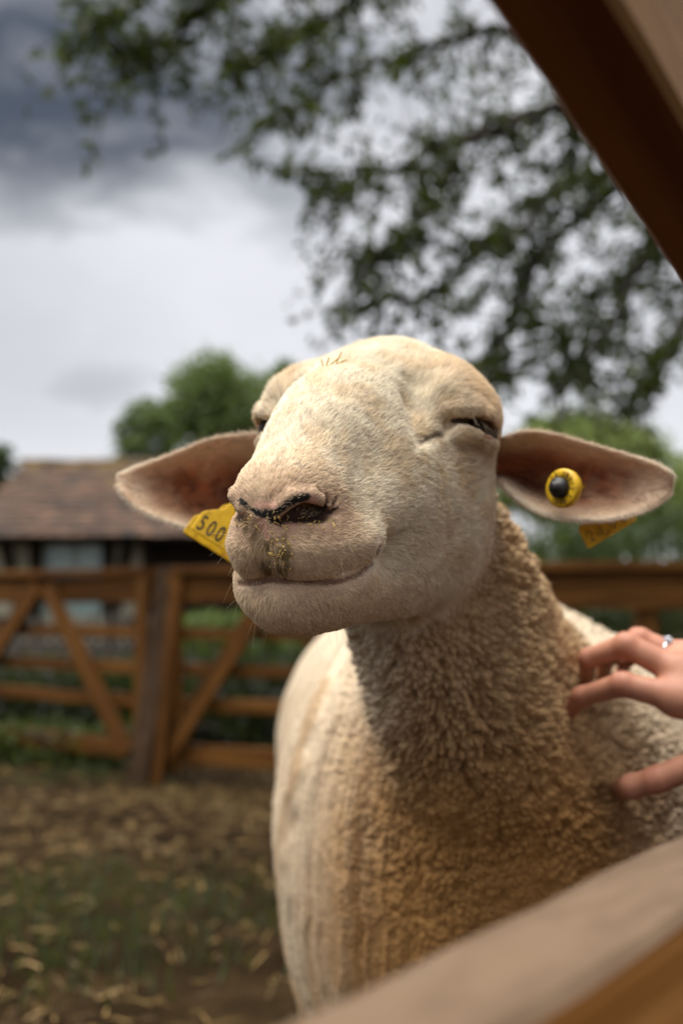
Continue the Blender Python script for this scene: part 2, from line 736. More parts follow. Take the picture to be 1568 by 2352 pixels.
def hits(pts):
    new = [a for a in dict.fromkeys(pts) if (a, bool(FEAT)) not in _seen]
    if new:
        v = np.array([P(*a, 1.0) - CPO for a in new])
        t = np.full(len(new), 0.45)
        for _ in range(60):
            e = sheep_field(CPO + v * t[:, None])
            done = (e < 2e-4) | (t > 1.6)
            if done.all():
                break
            t = np.where(done, t, t + e * 0.9)
        for a, q in zip(new, CPO + v * t[:, None]):
            _seen[(a, bool(FEAT))] = q
    return np.array([_seen[(a, bool(FEAT))] for a in pts])


MOUTH = [(545, 1340), (585, 1338), (625, 1331), (660, 1335), (700, 1339), (740, 1339), (780, 1334), (815, 1324), (842, 1307), (862, 1284), (873, 1258)]


def through(pts, n):
    """a smooth line through points"""
    p = np.array(pts, float)
    s = np.arange(len(p), dtype=float)
    f = np.linspace(0, len(p) - 1, (len(p) - 1) * n + 1)
    return np.stack([smooth_curve(s, p[:, i], f) for i in (0, 1)], 1)


def set_features():
    H = lambda pts: to_head(hits(pts))
    nr = muz(H([(648, 1196), (692, 1172), (735, 1180), (772, 1176)]))
    rim = muz(H([(640, 1168), (672, 1142), (712, 1138), (742, 1152)]))
    er = H([(1028, 968), (1055, 967), (1085, 970), (1113, 982), (1138, 999)])
    el = er * np.array([1, -1, 1])
    pit = H([(950, 1030), (966, 1012), (995, 1000), (1018, 1000)])
    fold = H([(1018, 992), (1030, 978), (1040, 968)])
    hol = H([(996, 846), (960, 878), (946, 925), (955, 980)])
    mou = to_head(hits([tuple(a) for a in np.round(through(MOUTH, 4), 2).tolist()]))
    FEAT.update(nostril=nr, rim=rim, eye_r=er, eye_l=el, pit=pit, fold=fold, hollow=hol, mouth=mou)


set_features()


def refine(V, Fq, mask_fn, field, h, times=2):
    """split the faces of one region in four and pull the new points on to the surface"""
    me = mesh_from('tmp', V, Fq)
    for k in range(times):
        bm = bmesh.new()
        bm.from_mesh(me)
        co = np.array([v.co[:] for v in bm.verts])
        sel = mask_fn(co)
        ed = [e for e in bm.edges if sel[e.verts[0].index] and sel[e.verts[1].index]]
        bmesh.ops.subdivide_edges(bm, edges=ed, cuts=1, use_grid_fill=True)
        bmesh.ops.triangulate(bm, faces=[f for f in bm.faces if len(f.verts) > 4])
        bm.to_mesh(me)
        bm.free()
        co = np.zeros(len(me.vertices) * 3, np.float32)
        me.vertices.foreach_get('co', co)
        co = co.reshape(-1, 3).astype(float)
        sel = np.nonzero(mask_fn(co))[0]
        for _ in range(2 - k):
            co[sel] = project_to(field, co[sel], h / 2 ** k)
        me.vertices.foreach_set('co', co.astype(np.float32).ravel())
        me.update()
    return me, co


def head_mask(p):
    q = to_head(p)
    return (np.linalg.norm((q - np.array([0.045, 0, -0.02])) / np.array([1.0, 0.75, 0.9]), axis=1) < 0.145)


def wool_weight(p):
    q = to_head(p)
    g = -(q[:, 0] + q[:, 2]) + 0.020 * (fbm(p * 60, 5) - 0.5) * 2
    w_ = sstep(0.105, 0.185, g)
    return np.where(p[:, 1] > 1.15, 1.0, w_)


def wool_mask(p):
    return (~head_mask(p)) & (p[:, 1] < 1.28) & (p[:, 2] > 0.36) & (np.sum((p - np.array([0.15, 1.12, 0.6])) * (CPO - p), 1) > -0.04)


V, Fq = mesh_field(sheep_field, (-0.20, 0.46, -0.01), (0.46, 2.06, 1.06), 0.0046, project=1)
me, co = refine(V, Fq, head_mask, sheep_field, 0.0046)
Fdummy = None


def refine_mesh(me, mask_fn):
    bm = bmesh.new()
    bm.from_mesh(me)
    co = np.array([v.co[:] for v in bm.verts])
    sel = mask_fn(co)
    ed = [e for e in bm.edges if sel[e.verts[0].index] and sel[e.verts[1].index]]
    bmesh.ops.subdivide_edges(bm, edges=ed, cuts=1, use_grid_fill=True)
    bmesh.ops.triangulate(bm, faces=[f for f in bm.faces if len(f.verts) > 4])
    bm.to_mesh(me)
    bm.free()


def coords(me):
    c = np.zeros(len(me.vertices) * 3, np.float32)
    me.vertices.foreach_get('co', c)
    return c.reshape(-1, 3).astype(float)


def normals(me):
    c = np.zeros(len(me.vertices) * 3, np.float32)
    me.vertex_normals.foreach_get('vector', c)
    return c.reshape(-1, 3).astype(float)


refine_mesh(me, wool_mask)


def front_mask(p):
    """the front of neck and chest, where single curls show"""
    return (~head_mask(p)) & (p[:, 1] < 1.03) & (p[:, 2] > 0.46) & (p[:, 0] > 0.0) & (np.sum((p - np.array([0.15, 1.05, 0.6])) * (CPO - p), 1) > 0.03)


refine_mesh(me, front_mask)
co = coords(me)
nn = normals(me)
ww = wool_weight(co)


def flank(p):
    """the clipped side of the barrel, where the fleece lies in long combed ridges"""
    return np.maximum(sstep(0.055, 0.0, p[:, 0] - 0.030 - 0.16 * np.clip(0.76 - p[:, 2], 0, 0.3)) * sstep(0.86, 0.93, p[:, 1]), sstep(0.27, 0.33, p[:, 0]) * sstep(0.93, 1.0, p[:, 1]))


fl = flank(co)
pc = co + 0.012 * (np.stack([fbm(co * 45, 21), fbm(co * 45, 22), fbm(co * 45, 23)], 1) - 0.5)
d1, d2 = worley(pc * np.array([180, 180, 165]), 3)
e1, e2 = worley(pc * 75 + 3.3, 9)
crease = 1 - np.abs(2 * fbm(pc * 34, 58) - 1)
curl = 0.0050 * (0.95 - d1) + 0.0032 * sstep(0.0, 0.28, d2 - d1) + 0.0052 * (0.8 - e1) * (0.4 + 1.2 * fbm(co * 18, 57)) - 0.0060 * sstep(0.86, 1.0, crease) - 0.005
# combed ridges: they run down the barrel like meridians, drawn together over the shoulder
def meridian(p):
    hw = 0.25 * np.sqrt(np.clip(1 - ((p[:, 2] - 0.56) / 0.31) ** 2, 0.05, 1))
    return (p[:, 0] - 0.16) / hw + 0.10 * (fbm(p * 14, 31) - 0.5)


pr = np.stack([meridian(co) * 15, co[:, 2] * 3.0, co[:, 1] * 3], 1)
ridge = 1 - np.abs(2 * vnoise(pr, 41) - 1)
ridge2 = 1 - np.abs(2 * vnoise(pr * np.array([2.6, 2.0, 2.0]), 43) - 1)
curl = curl * (0.40 + 0.60 * sstep(0.54, 0.68, co[:, 2])) * (0.35 + 1.25 * sstep(0.25, 0.75, fbm(co * 11, 59)))
fold_ = 1 - np.abs(2 * vnoise(co * np.array([24, 20, 7]) + 1.2 * fbm(co * 9, 60)[:, None], 62) - 1)
curl = curl + 0.0055 * (fold_ ** 2 - 0.4) * sstep(1.02, 0.92, co[:, 1])
comb_ = 0.0075 * ridge ** 2 + 0.0034 * ridge2 ** 2 + 0.14 * curl - 0.003
smooth_side = sstep(1.06, 1.20, co[:, 1])
comb_ = comb_ * (1 - 0.70 * smooth_side)
disp = ww * (curl * (1 - fl) + comb_ * fl)
# broad lumps of the short fleece
disp += ww * 0.004 * (fbm(co * 22, 55) - 0.5)
# fine unevenness of the skin and coat of the face
disp += (1 - ww) * 0.0009 * (fbm(co * 160, 61) - 0.5)
co2 = co + nn * disp[:, None]
co2[:, 2] = np.maximum(co2[:, 2], 0.004)
me.vertices.foreach_set('co', co2.astype(np.float32).ravel())
me.update()
me.polygons.foreach_set('use_smooth', np.full(len(me.polygons), True))
me.name = 'sheep_body'


# ---------------- colours of skin, coat and dirt
def near_line(p, pts, soft=0.35):
    """1 on a drawn stroke of (bearing x, bearing y, half width), fading at its edge"""
    w3 = hits([a[:2] for a in pts])
    rr = [a[2] * 0.00024 for a in pts]
    m = np.full(len(p), 9.0)
    for i in range(len(pts)):
        j = min(i + 1, len(pts) - 1)
        if i == j and i > 0:
            break
        if i == j:
            d = np.linalg.norm(p - w3[i], axis=1) / rr[i]
        else:
            a, b = w3[i], w3[j]
            ab = b - a
            t = np.clip((p - a) @ ab / (ab @ ab + 1e-12), 0, 1)
            d = np.linalg.norm(p - a - t[:, None] * ab, axis=1) / (rr[i] + (rr[j] - rr[i]) * t)
        m = np.minimum(m, d)
    return sstep(1 + soft, 1 - soft, m)


BLACK = [[(553, 1150, 7), (562, 1160, 8), (572, 1166, 5)], [(582, 1174, 8), (605, 1181, 9), (628, 1178, 9), (650, 1168, 8)],
         [(622, 1190, 9), (640, 1197, 12), (654, 1190, 8)], [(650, 1166, 8), (668, 1152, 10), (688, 1144, 11), (703, 1143, 11)],
         [(755, 1176, 5), (774, 1166, 4)]]
PINK = [[(598, 1196, 9), (606, 1216, 9), (614, 1238, 6)], [(664, 1206, 9), (684, 1202, 8)], [(712, 1148, 11), (724, 1152, 9)],
        [(590, 1160, 8), (630, 1160, 7)]]
DIRT = [[(560, 1210, 15), (578, 1222, 16)], [(618, 1246, 14), (606, 1270, 15), (612, 1298, 20), (620, 1316, 16)],
        [(648, 1240, 12), (650, 1275, 18), (648, 1300, 20), (640, 1316, 14)], [(686, 1200, 8), (730, 1196, 9), (766, 1192, 8)],
        [(545, 1190, 9), (556, 1198, 10)]]
EYE = [[(1040, 967, 8), (1062, 966, 15), (1092, 971, 22), (1116, 984, 24), (1136, 999, 15)]]
EYEPINK = [[(1108, 958, 7), (1128, 974, 8)], [(1112, 1000, 9), (1130, 1006, 9)]]
PIT = [[(960, 1018, 7), (980, 1005, 7), (1004, 1000, 6)]]
STAIN = [[(1010, 1030, 20), (1012, 1060, 26), (1000, 1090, 22)], [(960, 1050, 22), (965, 1090, 25)], [(1050, 1075, 22), (1075, 1110, 22)]]


def layered(p, strokes, soft=0.35):
    m = np.zeros(len(p))
    for s_ in strokes:
        m = np.maximum(m, near_line(p, s_, soft))
    return m


def lerp(a, b, t):
    return a * (1 - t[:, None]) + np.asarray(b) * t[:, None]


def coat_masks(p, n):
    """what lies where on the sheep: measured on the animal, in its own frame"""
    q = to_head(p)
    M = {}
    hd = np.linalg.norm(q - np.array([0.05, 0, -0.03]), axis=1) < 0.17
    z = np.zeros(len(p))

    def on_head(strokes, soft):
        r = z.copy()
        r[hd] = layered(p[hd], strokes, soft)
        return r
    jit = p + 0.0016 * (np.stack([vnoise(p * 900, 71), vnoise(p * 900, 72), vnoise(p * 900, 73)], 1) - 0.5)
    M['wool'] = wool_weight(p)
    M['muzzle'] = sstep(0.105, 0.140, q[:, 0] - 0.10 * np.abs(q[:, 1]) + 0.35 * (-0.03 - q[:, 2]) * (q[:, 2] < -0.03)) * (1 - 0.7 * sstep(-0.026, -0.014, q[:, 2]))
    M['chin'] = sstep(-0.076, -0.090, q[:, 2]) * sstep(0.03, 0.08, q[:, 0])
    sept_ = np.abs(muz(q)) * np.array([1, 1, -1])
    M['nosepad'] = sstep(0.017, 0.004, chain(sept_, FEAT['nostril'], [0.002] * 4) + 0.006 * (fbm(p * 140, 76) - 0.5)) * (q[:, 0] > 0.08)
    M['lip'] = sstep(0.0022, 0.0013, mouth_d(q))
    M['hole'] = np.where((q[:, 0] > 0.10) & (q[:, 2] < -0.020) & (q[:, 2] > -0.060), sstep(-0.0010, -0.0030, head_base(q)), 0) * M['nosepad']
    M['brow'] = sstep(0.030, 0.052, np.abs(q[:, 1])) * sstep(0.022, -0.004, q[:, 0]) * sstep(-0.022, 0.0, q[:, 2]) * (1 - M['wool'])
    p_, p = p, jit
    M['black'] = on_head(BLACK, 0.25)
    M['pink'] = on_head(PINK, 0.4)
    M['dirt'] = on_head(DIRT, 0.7)
    M['eye'] = on_head(EYE, 0.3)
    M['eyepink'] = on_head(EYEPINK, 0.5)
    M['pit'] = on_head(PIT, 0.6)
    p = p_
    M['stain'] = on_head(STAIN, 0.9) * sstep(0.40, 0.62, fbm(p * 130, 75))
    # brown grease and dust worked into the front of the fleece
    c = (p - np.array([0.130, 0.92, 0.53])) / np.array([0.165, 0.30, 0.245])
    M['chest'] = sstep(1.25, 0.45, np.linalg.norm(c, axis=1) + 0.35 * (fbm(p * 14, 77) - 0.5)) * M['wool']
    M['front'] = sstep(1.02, 0.94, p[:, 1]) * sstep(0.02, 0.07, p[:, 0]) * sstep(0.32, 0.20, p[:, 0]) * M['wool']
    M['streak'] = sstep(0.52, 0.72, vnoise(np.stack([meridian(p) * 24, p[:, 2] * 2.5, p[:, 1] * 3], 1), 45)) * flank(p) * sstep(1.14, 1.0, p[:, 1]) * M['wool']
    M['dusty'] = sstep(0.45, 0.75, fbm(p * 26, 79)) * M['wool']
    return M


CREAM = np.array([0.72, 0.64, 0.53])


def skin_colour(p, M):
    n1_ = fbm(p * 70, 81)
    c = lerp(np.tile(np.array([0.70, 0.61, 0.49]), (len(p), 1)), (0.60, 0.49, 0.37), sstep(0.35, 0.7, n1_))
    c = lerp(c, (0.56, 0.395, 0.28), M['muzzle'] * 0.9)
    c = lerp(c, (0.40, 0.265, 0.180), M['nosepad'] * 0.85)
    c = lerp(c, (0.56, 0.40, 0.285), M['chin'] * 0.7)
    c = lerp(c, (0.52, 0.37, 0.23), M['brow'] * 0.6)
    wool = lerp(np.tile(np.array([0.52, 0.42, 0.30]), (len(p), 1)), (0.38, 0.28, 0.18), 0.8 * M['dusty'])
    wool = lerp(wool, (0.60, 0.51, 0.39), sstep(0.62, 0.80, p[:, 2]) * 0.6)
    wool = lerp(wool, (0.34, 0.21, 0.10), M['streak'] * 0.7)
    wool = lerp(wool, (0.43, 0.285, 0.145), M['front'] * 0.85)
    wool = lerp(wool, (0.38, 0.200, 0.062), M['chest'] * 0.9)
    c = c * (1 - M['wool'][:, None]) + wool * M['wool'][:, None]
    c = lerp(c, (0.45, 0.33, 0.16), M['stain'] * 0.7)
    c = lerp(c, (0.16, 0.115, 0.05), M['dirt'] * sstep(0.30, 0.60, fbm(p * 420, 83)) * 0.9)
    c = lerp(c, (0.55, 0.32, 0.25), M['pink'])
    c = lerp(c, (0.018, 0.017, 0.016), M['black'] * sstep(0.22, 0.42, fbm(p * 600, 85) + 0.25 * M['black']))
    c = lerp(c, (0.30, 0.13, 0.08), M['eyepink'] * 0.8)
    c = lerp(c, (0.035, 0.026, 0.022), M['eye'] * 0.92)
    c = lerp(c, (0.10, 0.07, 0.04), M['pit'] * 0.8)
    c = lerp(c, (0.12, 0.055, 0.036), M['lip'] * 0.85)
    c = lerp(c, (0.030, 0.012, 0.010), M['hole'] * 0.95)
    return np.clip(c, 0, 1)


co = coords(me)
nn = normals(me)
MK = coat_masks(co, nn)
set_col(me, 'col', skin_colour(co, MK))

m_ = NT('sheep skin and fleece')
a_ = m_.attr('col')
nz = m_.noise(m_.coord(), 420.0, 3, 0.6)
m_.p(Base_Color=m_.mix(0.35, a_, m_.ramp(nz, [(0.3, 0.55), (0.7, 1.0)]), 'MULTIPLY'), Roughness=0.85, Specular_IOR_Level=0.15)
m_.bump(nz, 0.35, 0.002)
MAT_SHEEP = m_.m
sheep = empty('sheep', (0.13, 1.40, 0.0))
tag(sheep, 'shorn white sheep squinting with raised head, yellow tags in both ears', 'sheep')
body = child(link('body', me, mat=MAT_SHEEP), sheep)


# ---------------- ears
def build_ear(E, name, phase):
    a, ax, up, nr, L, s, wt, wb = E
    ns, ny = 56, 44
    S = np.linspace(-0.14, 1.0, ns)
    Y = np.linspace(-1, 1, ny)
    SS, YY = np.meshgrid(S, Y, indexing='ij')
    sc = np.clip(SS, 0, 1)
    wtop, wbot = np.interp(sc, s, wt), np.interp(sc, s, wb)
    end = 1.0
    mid, half = (wtop - wbot) / 2, (wtop + wbot) / 2 * np.where(SS < 0, 1 + 1.2 * SS, 1) * end
    ay = np.abs(YY)
    deep = np.minimum(half * 0.95, 0.034) * (0.35 + 0.65 * sstep(1.0, 0.25, SS))
    deep = deep * 1.15 + 0.020 * sstep(0.32, 0.0, SS)
    c0 = deep * ay ** 2.0 - deep * 0.6 - 0.006 * sstep(0.5, 1.0, SS) + 0.004 * np.sin(5 * SS + phase) * YY
    # the upper margin folds a little over the hollow
    fold = sstep(0.55, 1.0, YY) * sstep(1.0, 0.5, SS)
    b = mid + YY * half - 0.006 * fold
    c0 = c0 + 0.004 * fold
    th = (0.0034 + 0.0026 * sstep(0.5, 0.0, SS)) * np.sqrt(np.clip(1 - ay ** 6, 0, 1)) * np.sqrt(np.clip(1 - np.clip((SS - 0.9) / 0.1, 0, 1) ** 3, 0, 1))
    base = a + ax * (SS * L)[..., None] + up * b[..., None]
    # veins and wrinkles of the hollow
    rel = 0.0012 * (fbm(np.stack([SS * 9, YY * 5, 0 * SS + phase], -1).reshape(-1, 3), 90).reshape(SS.shape) - 0.5) * (1 - ay)
    front = base + nr * (c0 + th + rel * 2)[..., None]
    back = base + nr * (c0 - th)[..., None]
    Vv = np.concatenate([front.reshape(-1, 3), back.reshape(-1, 3)])
    idx = np.arange(ns * ny).reshape(ns, ny)
    f1 = np.stack([idx[:-1, :-1], idx[1:, :-1], idx[1:, 1:], idx[:-1, 1:]], -1).reshape(-1, 4)
    f2 = f1[:, ::-1] + ns * ny
    g = np.cross(front[1, 0] - front[0, 0], front[0, 1] - front[0, 0])
    if g @ nr < 0:
        f1, f2 = f1[:, ::-1], f2[:, ::-1]
    m0 = mesh_from(name, Vv, np.concatenate([f1, f2]))
    bm = bmesh.new()
    bm.from_mesh(m0)
    bmesh.ops.remove_doubles(bm, verts=bm.verts, dist=0.0003)
    bm.to_mesh(m0)
    bm.free()
    m0.polygons.foreach_set('use_smooth', np.full(len(m0.polygons), True))
    c = coords(m0)
    q = c - a
    sa = (q @ ax) / L
    sc = np.clip(sa, 0, 1)
    wtop, wbot = np.interp(sc, s, wt), np.interp(sc, s, wb)
    yy = ((q @ up) - (wtop - wbot) / 2) / ((wtop + wbot) / 2)
    face = sstep(-0.2, 0.4, normals(m0) @ nr)
    inner = face * sstep(0.66, 0.36, yy + 0.10 * (fbm(c * 90, 91) - 0.5)) * sstep(-0.98, -0.55, yy) * sstep(0.95, 0.68, sa)
    core = face * sstep(0.75, 0.25, np.abs(yy - 0.05)) * sstep(0.90, 0.45, sa)
    colr = np.tile(np.array([0.66, 0.55, 0.42]), (len(c), 1))
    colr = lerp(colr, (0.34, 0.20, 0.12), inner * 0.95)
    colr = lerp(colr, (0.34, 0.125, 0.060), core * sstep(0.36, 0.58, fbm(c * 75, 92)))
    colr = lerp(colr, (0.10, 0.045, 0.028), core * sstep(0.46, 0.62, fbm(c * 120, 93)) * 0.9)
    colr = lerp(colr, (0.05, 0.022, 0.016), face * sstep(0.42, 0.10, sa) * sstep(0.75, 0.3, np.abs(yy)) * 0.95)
    set_col(m0, 'col', colr)
    return m0, (a, ax, up, nr, L, s, wt, wb)


m_ = NT('ear skin')
a_ = m_.attr('col')
m_.p(Base_Color=a_, Roughness=0.75, Specular_IOR_Level=0.2)
tr = m_.new('ShaderNodeBsdfTranslucent')
m_.l.new(m_.mix(0.5, a_, (0.75, 0.30, 0.15), 'MIX'), tr.inputs[0])
mx = m_.new('ShaderNodeMixShader')
mx.inputs[0].default_value = 0.28
m_.l.new(m_.b.outputs[0], mx.inputs[1])
m_.l.new(tr.outputs[0], mx.inputs[2])
m_.l.new(mx.outputs[0], m_.out.inputs[0])
m_.bump(m_.noise(m_.coord(), 700, 3, 0.6), 0.3, 0.002)
MAT_EAR = m_.m
EARS = []
for E, ph in ((EAR_L, 0.4), (EAR_R, 2.1)):
    em, fr = build_ear(E, 'ear', ph)
    child(link('ear', em, mat=MAT_EAR), sheep)
    EARS.append((em, fr))

# ---------------- eyes
m_ = NT('eye')
m_.p(Base_Color=(0.016, 0.008, 0.005), Roughness=0.45, Specular_IOR_Level=0.06)
MAT_EYE = m_.m
for key, sg in (('eye_r', 1), ('eye_l', -1)):
    e = FEAT[key][3]
    c = HP(*(e + np.array([-0.003, (-0.0180 if sg > 0 else -0.0155) * sg, 0.0])))
    bm = bmesh.new()
    bmesh.ops.create_uvsphere(bm, u_segments=28, v_segments=18, radius=0.0165)
    # the clear front stands out a little
    ax_ = HW @ np.array([0.25, sg, 0.0])
    ax_ = Vector(ax_ / np.linalg.norm(ax_))
    for v in bm.verts:
        k = max(0.0, v.co.normalized().dot(ax_) - 0.75)
        v.co += ax_ * k * 0.006
        v.co += Vector(c)
    em = bpy.data.meshes.new('eye')
    bm.to_mesh(em)
    bm.free()
    em.polygons.foreach_set('use_smooth', np.full(len(em.polygons), True))
    child(link('eye', em, mat=MAT_EYE), sheep)
# ---------------- hair: face, ears, fleece fuzz
def tri_sample(me, n, weight):
    me.calc_loop_triangles()
    T = np.zeros(len(me.loop_triangles) * 3, np.int32)
    me.loop_triangles.foreach_get('vertices', T)
    T = T.reshape(-1, 3)
    c = coords(me)
    nm = normals(me)
    a, b, d = c[T[:, 0]], c[T[:, 1]], c[T[:, 2]]
    area = np.linalg.norm(np.cross(b - a, d - a), axis=1) / 2
    wgt = area * weight[T].mean(1)
    cum = np.cumsum(wgt)
    i = np.searchsorted(cum, rng.random(n) * cum[-1])
    u, v = rng.random(n), rng.random(n)
    f = u + v > 1
    u[f], v[f] = 1 - u[f], 1 - v[f]
    k = np.stack([1 - u - v, u, v], 1)
    mixv = lambda arr: (arr[T[i]] * (k[..., None] if arr.ndim > 1 else k)).sum(1)
    return mixv(c), unit(mixv(nm)), mixv


def make_hair(name, pts, rad, colr, mat, parent):
    """pts: n x k x 3"""
    n, k, _ = pts.shape
    hc = bpy.data.hair_curves.new(name)
    hc.add_curves([k] * n)
    hc.points.foreach_set('position', pts.astype(np.float32).ravel())
    taper = np.linspace(1.0, 0.25, k)
    hc.points.foreach_set('radius', (rad[:, None] * taper).astype(np.float32).ravel())
    at = hc.attributes.new('col', 'FLOAT_COLOR', 'CURVE')
    c4 = np.ones((n, 4), np.float32)
    c4[:, :3] = colr
    at.data.foreach_set('color', c4.ravel())
    hc.materials.append(mat)
    o = child(link(name, hc), parent)
    o['kind'] = 'stuff'
    return o


def hair_material(name, trans):
    m_ = NT(name)
    a_ = m_.attr('col')
    m_.p(Base_Color=a_, Roughness=0.55, Specular_IOR_Level=0.25)
    t_ = m_.new('ShaderNodeBsdfTranslucent')
    m_.l.new(a_, t_.inputs[0])
    x_ = m_.new('ShaderNodeMixShader')
    x_.inputs[0].default_value = trans
    m_.l.new(m_.b.outputs[0], x_.inputs[1])
    m_.l.new(t_.outputs[0], x_.inputs[2])
    m_.l.new(x_.outputs[0], m_.out.inputs[0])
    return m_.m


MAT_HAIR = hair_material('short white hair', 0.35)
SC.render.hair_type = 'STRAND'
SC.cycles_curves.shape = 'RIBBONS'
TOCAM = lambda p: unit(CPO - p)


def strands(r, n, flow, length, lift, k=4, wob=0.25, droop=0.5):
    """roots, normals, direction along the skin, length, rise off the skin"""
    t = unit(flow - n * np.sum(flow * n, 1)[:, None])
    t = unit(t + wob * rng.normal(size=r.shape) * np.array([1.0]))
    t = unit(t - n * np.sum(t * n, 1)[:, None])
    s = np.linspace(0, 1, k)
    out = np.zeros((len(r), k, 3))
    for j, a in enumerate(s):
        up = lift * (a - droop * a * a)
        out[:, j] = r + length[:, None] * (t * a + n * up[:, None] if np.ndim(up) else t * a + n * up)
    return out


# face
wv = (1 - 0.85 * sstep(0.55, 0.95, ww)) * head_mask(coords(me)).astype(float)
co_, nn_ = coords(me), normals(me)
fac = np.sum(nn_ * TOCAM(co_), 1)
wv = wv * np.where(fac > -0.35, 1.0, 0.3)
MKv = MK
bald = np.clip(MK['black'] * 0.9 + MK['pink'] * 0.9 + MK['eye'] * 0.9 + MK['eyepink'] * 0.8, 0, 1)
# no hair inside nostrils, eye slits or the mouth
qv = to_head(co_)
mv = muz(qv)
mv[:, 1] = np.abs(mv[:, 1])
bald = np.maximum(bald, 0.55 * MK['nosepad'])
bald = np.maximum(bald, sstep(0.0018, 0.0002, chain(mv, FEAT['nostril'], [0.0040, 0.0062, 0.0048, 0.0026])))
bald = np.maximum(bald, sstep(0.0021, 0.0014, mouth_d(qv)))
wv = wv * (1 - bald)
N_FACE = 170000
r, n, mv_ = tri_sample(me, N_FACE, wv)
q = to_head(r)
M2 = {k: mv_(MK[k]) for k in ('muzzle', 'chin', 'brow', 'wool', 'dirt', 'stain', 'pit', 'eye', 'nosepad')}
src = HP(0.168, 0, -0.046)
flow = unit(r - src)
flow = flow + 0.5 * (HW @ np.array([-1.0, 0, -0.15]))
# hair turns about in patches
tw = np.stack([fbm(r * 38, 101), fbm(r * 38, 102), fbm(r * 38, 103)], 1) - 0.5
flow = unit(flow) + 0.85 * tw * (1 - 0.5 * M2['muzzle'])[:, None]
flow = flow - (CUP * 0.55) * sstep(-0.05, -0.10, q[:, 2])[:, None]
# round the eye it sweeps back and down
flow = flow + (HW @ np.array([-0.2, 0.0, -0.9])) * (M2['brow'] * 0.55)[:, None]
length = 0.0046 + 0.0026 * sstep(0.12, 0.02, q[:, 0]) + 0.0022 * sstep(0.0, 0.03, q[:, 2]) * sstep(0.06, 0.0, q[:, 0])
length = length + 0.003 * sstep(-0.06, -0.12, q[:, 2]) * sstep(0.07, 0.0, q[:, 0])
nose_d = chain(np.abs(muz(q)) * np.array([1, 1, -1]), FEAT['nostril'], [0.002] * 4)
length = length * (0.45 + 0.55 * sstep(0.001, 0.012, nose_d))
length = length - 0.0016 * M2['muzzle'] - 0.002 * M2['eye']
eye_d = np.minimum(chain(q, FEAT['eye_r'], [0.002] * 5), chain(q, FEAT['eye_l'], [0.002] * 5))
length = length * (0.25 + 0.75 * sstep(0.002, 0.014, eye_d))
length = length * (0.30 + 0.70 * sstep(0.0005, 0.006, mouth_d(q) - 0.001))
length = length * (0.65 + 0.7 * rng.random(len(r)))
lift = 0.22 + 0.20 * rng.random(len(r)) + 0.10 * M2['chin'] + 0.06 * M2['muzzle']
pts = strands(r, n, flow, length, lift, 4, 0.20)
n2 = fbm(r * 60, 111)
hc_ = lerp(np.tile(np.array([0.93, 0.87, 0.765]), (len(r), 1)), (0.86, 0.755, 0.60), sstep(0.42, 0.72, n2))
hc_ = lerp(hc_, (0.86, 0.725, 0.555), M2['muzzle'] * 0.75)
hc_ = lerp(hc_, (0.82, 0.70, 0.54), M2['chin'] * 0.7)
hc_ = lerp(hc_, (0.66, 0.50, 0.34), M2['nosepad'] * 0.65)
hc_ = lerp(hc_, (0.86, 0.70, 0.51), M2['brow'] * 0.8)
hc_ = lerp(hc_, (0.62, 0.47, 0.25), M2['stain'] * 0.75)
hc_ = lerp(hc_, (0.24, 0.18, 0.07), M2['dirt'] * sstep(0.35, 0.55, fbm(r * 420, 83)) * 0.9)
hc_ = lerp(hc_, (0.16, 0.11, 0.06), np.maximum(M2['pit'], M2['eye']) * 0.85)
hc_ = hc_ * np.array([1.0, 0.985, 0.93]) * (0.78 + 0.32 * rng.random(len(r)))[:, None] * (0.82 + 0.34 * vnoise(r * 420, 133))[:, None]
dk = rng.random(len(r)) < 0.03
hc_[dk] *= 0.45
make_hair('face_hair', pts, np.full(len(r), 0.00014) * (0.8 + 0.5 * rng.random(len(r))), np.clip(hc_, 0, 0.95), MAT_HAIR, sheep)

# ears
allp, allr, allc = [], [], []
for em, (a, ax, up, nr, L, s, wt, wb) in EARS:
    c = coords(em)
    sa = ((c - a) @ ax) / L
    sc = np.clip(sa, 0, 1)
    wtop, wbot = np.interp(sc, s, wt), np.interp(sc, s, wb)
    yy = (((c - a) @ up) - (wtop - wbot) / 2) / ((wtop + wbot) / 2)
    fr = sstep(0.1, 0.6, normals(em) @ nr)
    hollow = fr * sstep(0.75, 0.35, np.abs(yy)) * sstep(0.95, 0.6, sa)
    wgt = 1.0 - 0.80 * hollow
    wgt = wgt + 2.2 * sstep(0.85, 1.0, np.abs(yy))
    r, n, mx_ = tri_sample(em, 21000, wgt)
    sa = ((r - a) @ ax) / L
    flow = ax + up * (0.8 * mx_(yy))[:, None] + 0.5 * (rng.random(r.shape) - 0.5)
    rim = sstep(0.8, 1.0, np.abs(mx_(yy)))
    length = (0.0030 + 0.0022 * rng.random(len(r)) + 0.0025 * sstep(0.3, 0.0, sa))
    pts = strands(r, n, flow, length, 0.30 + 0.25 * rng.random(len(r)), 4, 0.25)
    hol = mx_(hollow)
    cc = lerp(np.tile(np.array([0.88, 0.80, 0.68]), (len(r), 1)), (0.68, 0.51, 0.36), mx_(fr) * 0.75 * (1 - rim))
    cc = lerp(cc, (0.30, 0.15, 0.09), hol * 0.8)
    cc = cc * (0.75 + 0.4 * rng.random(len(r)))[:, None]
    allp.append(pts)
    allr.append(np.full(len(r), 0.00013))
    allc.append(cc)
make_hair('ear_hair', np.concatenate(allp), np.concatenate(allr), np.clip(np.concatenate(allc), 0, 0.95), MAT_HAIR, sheep)

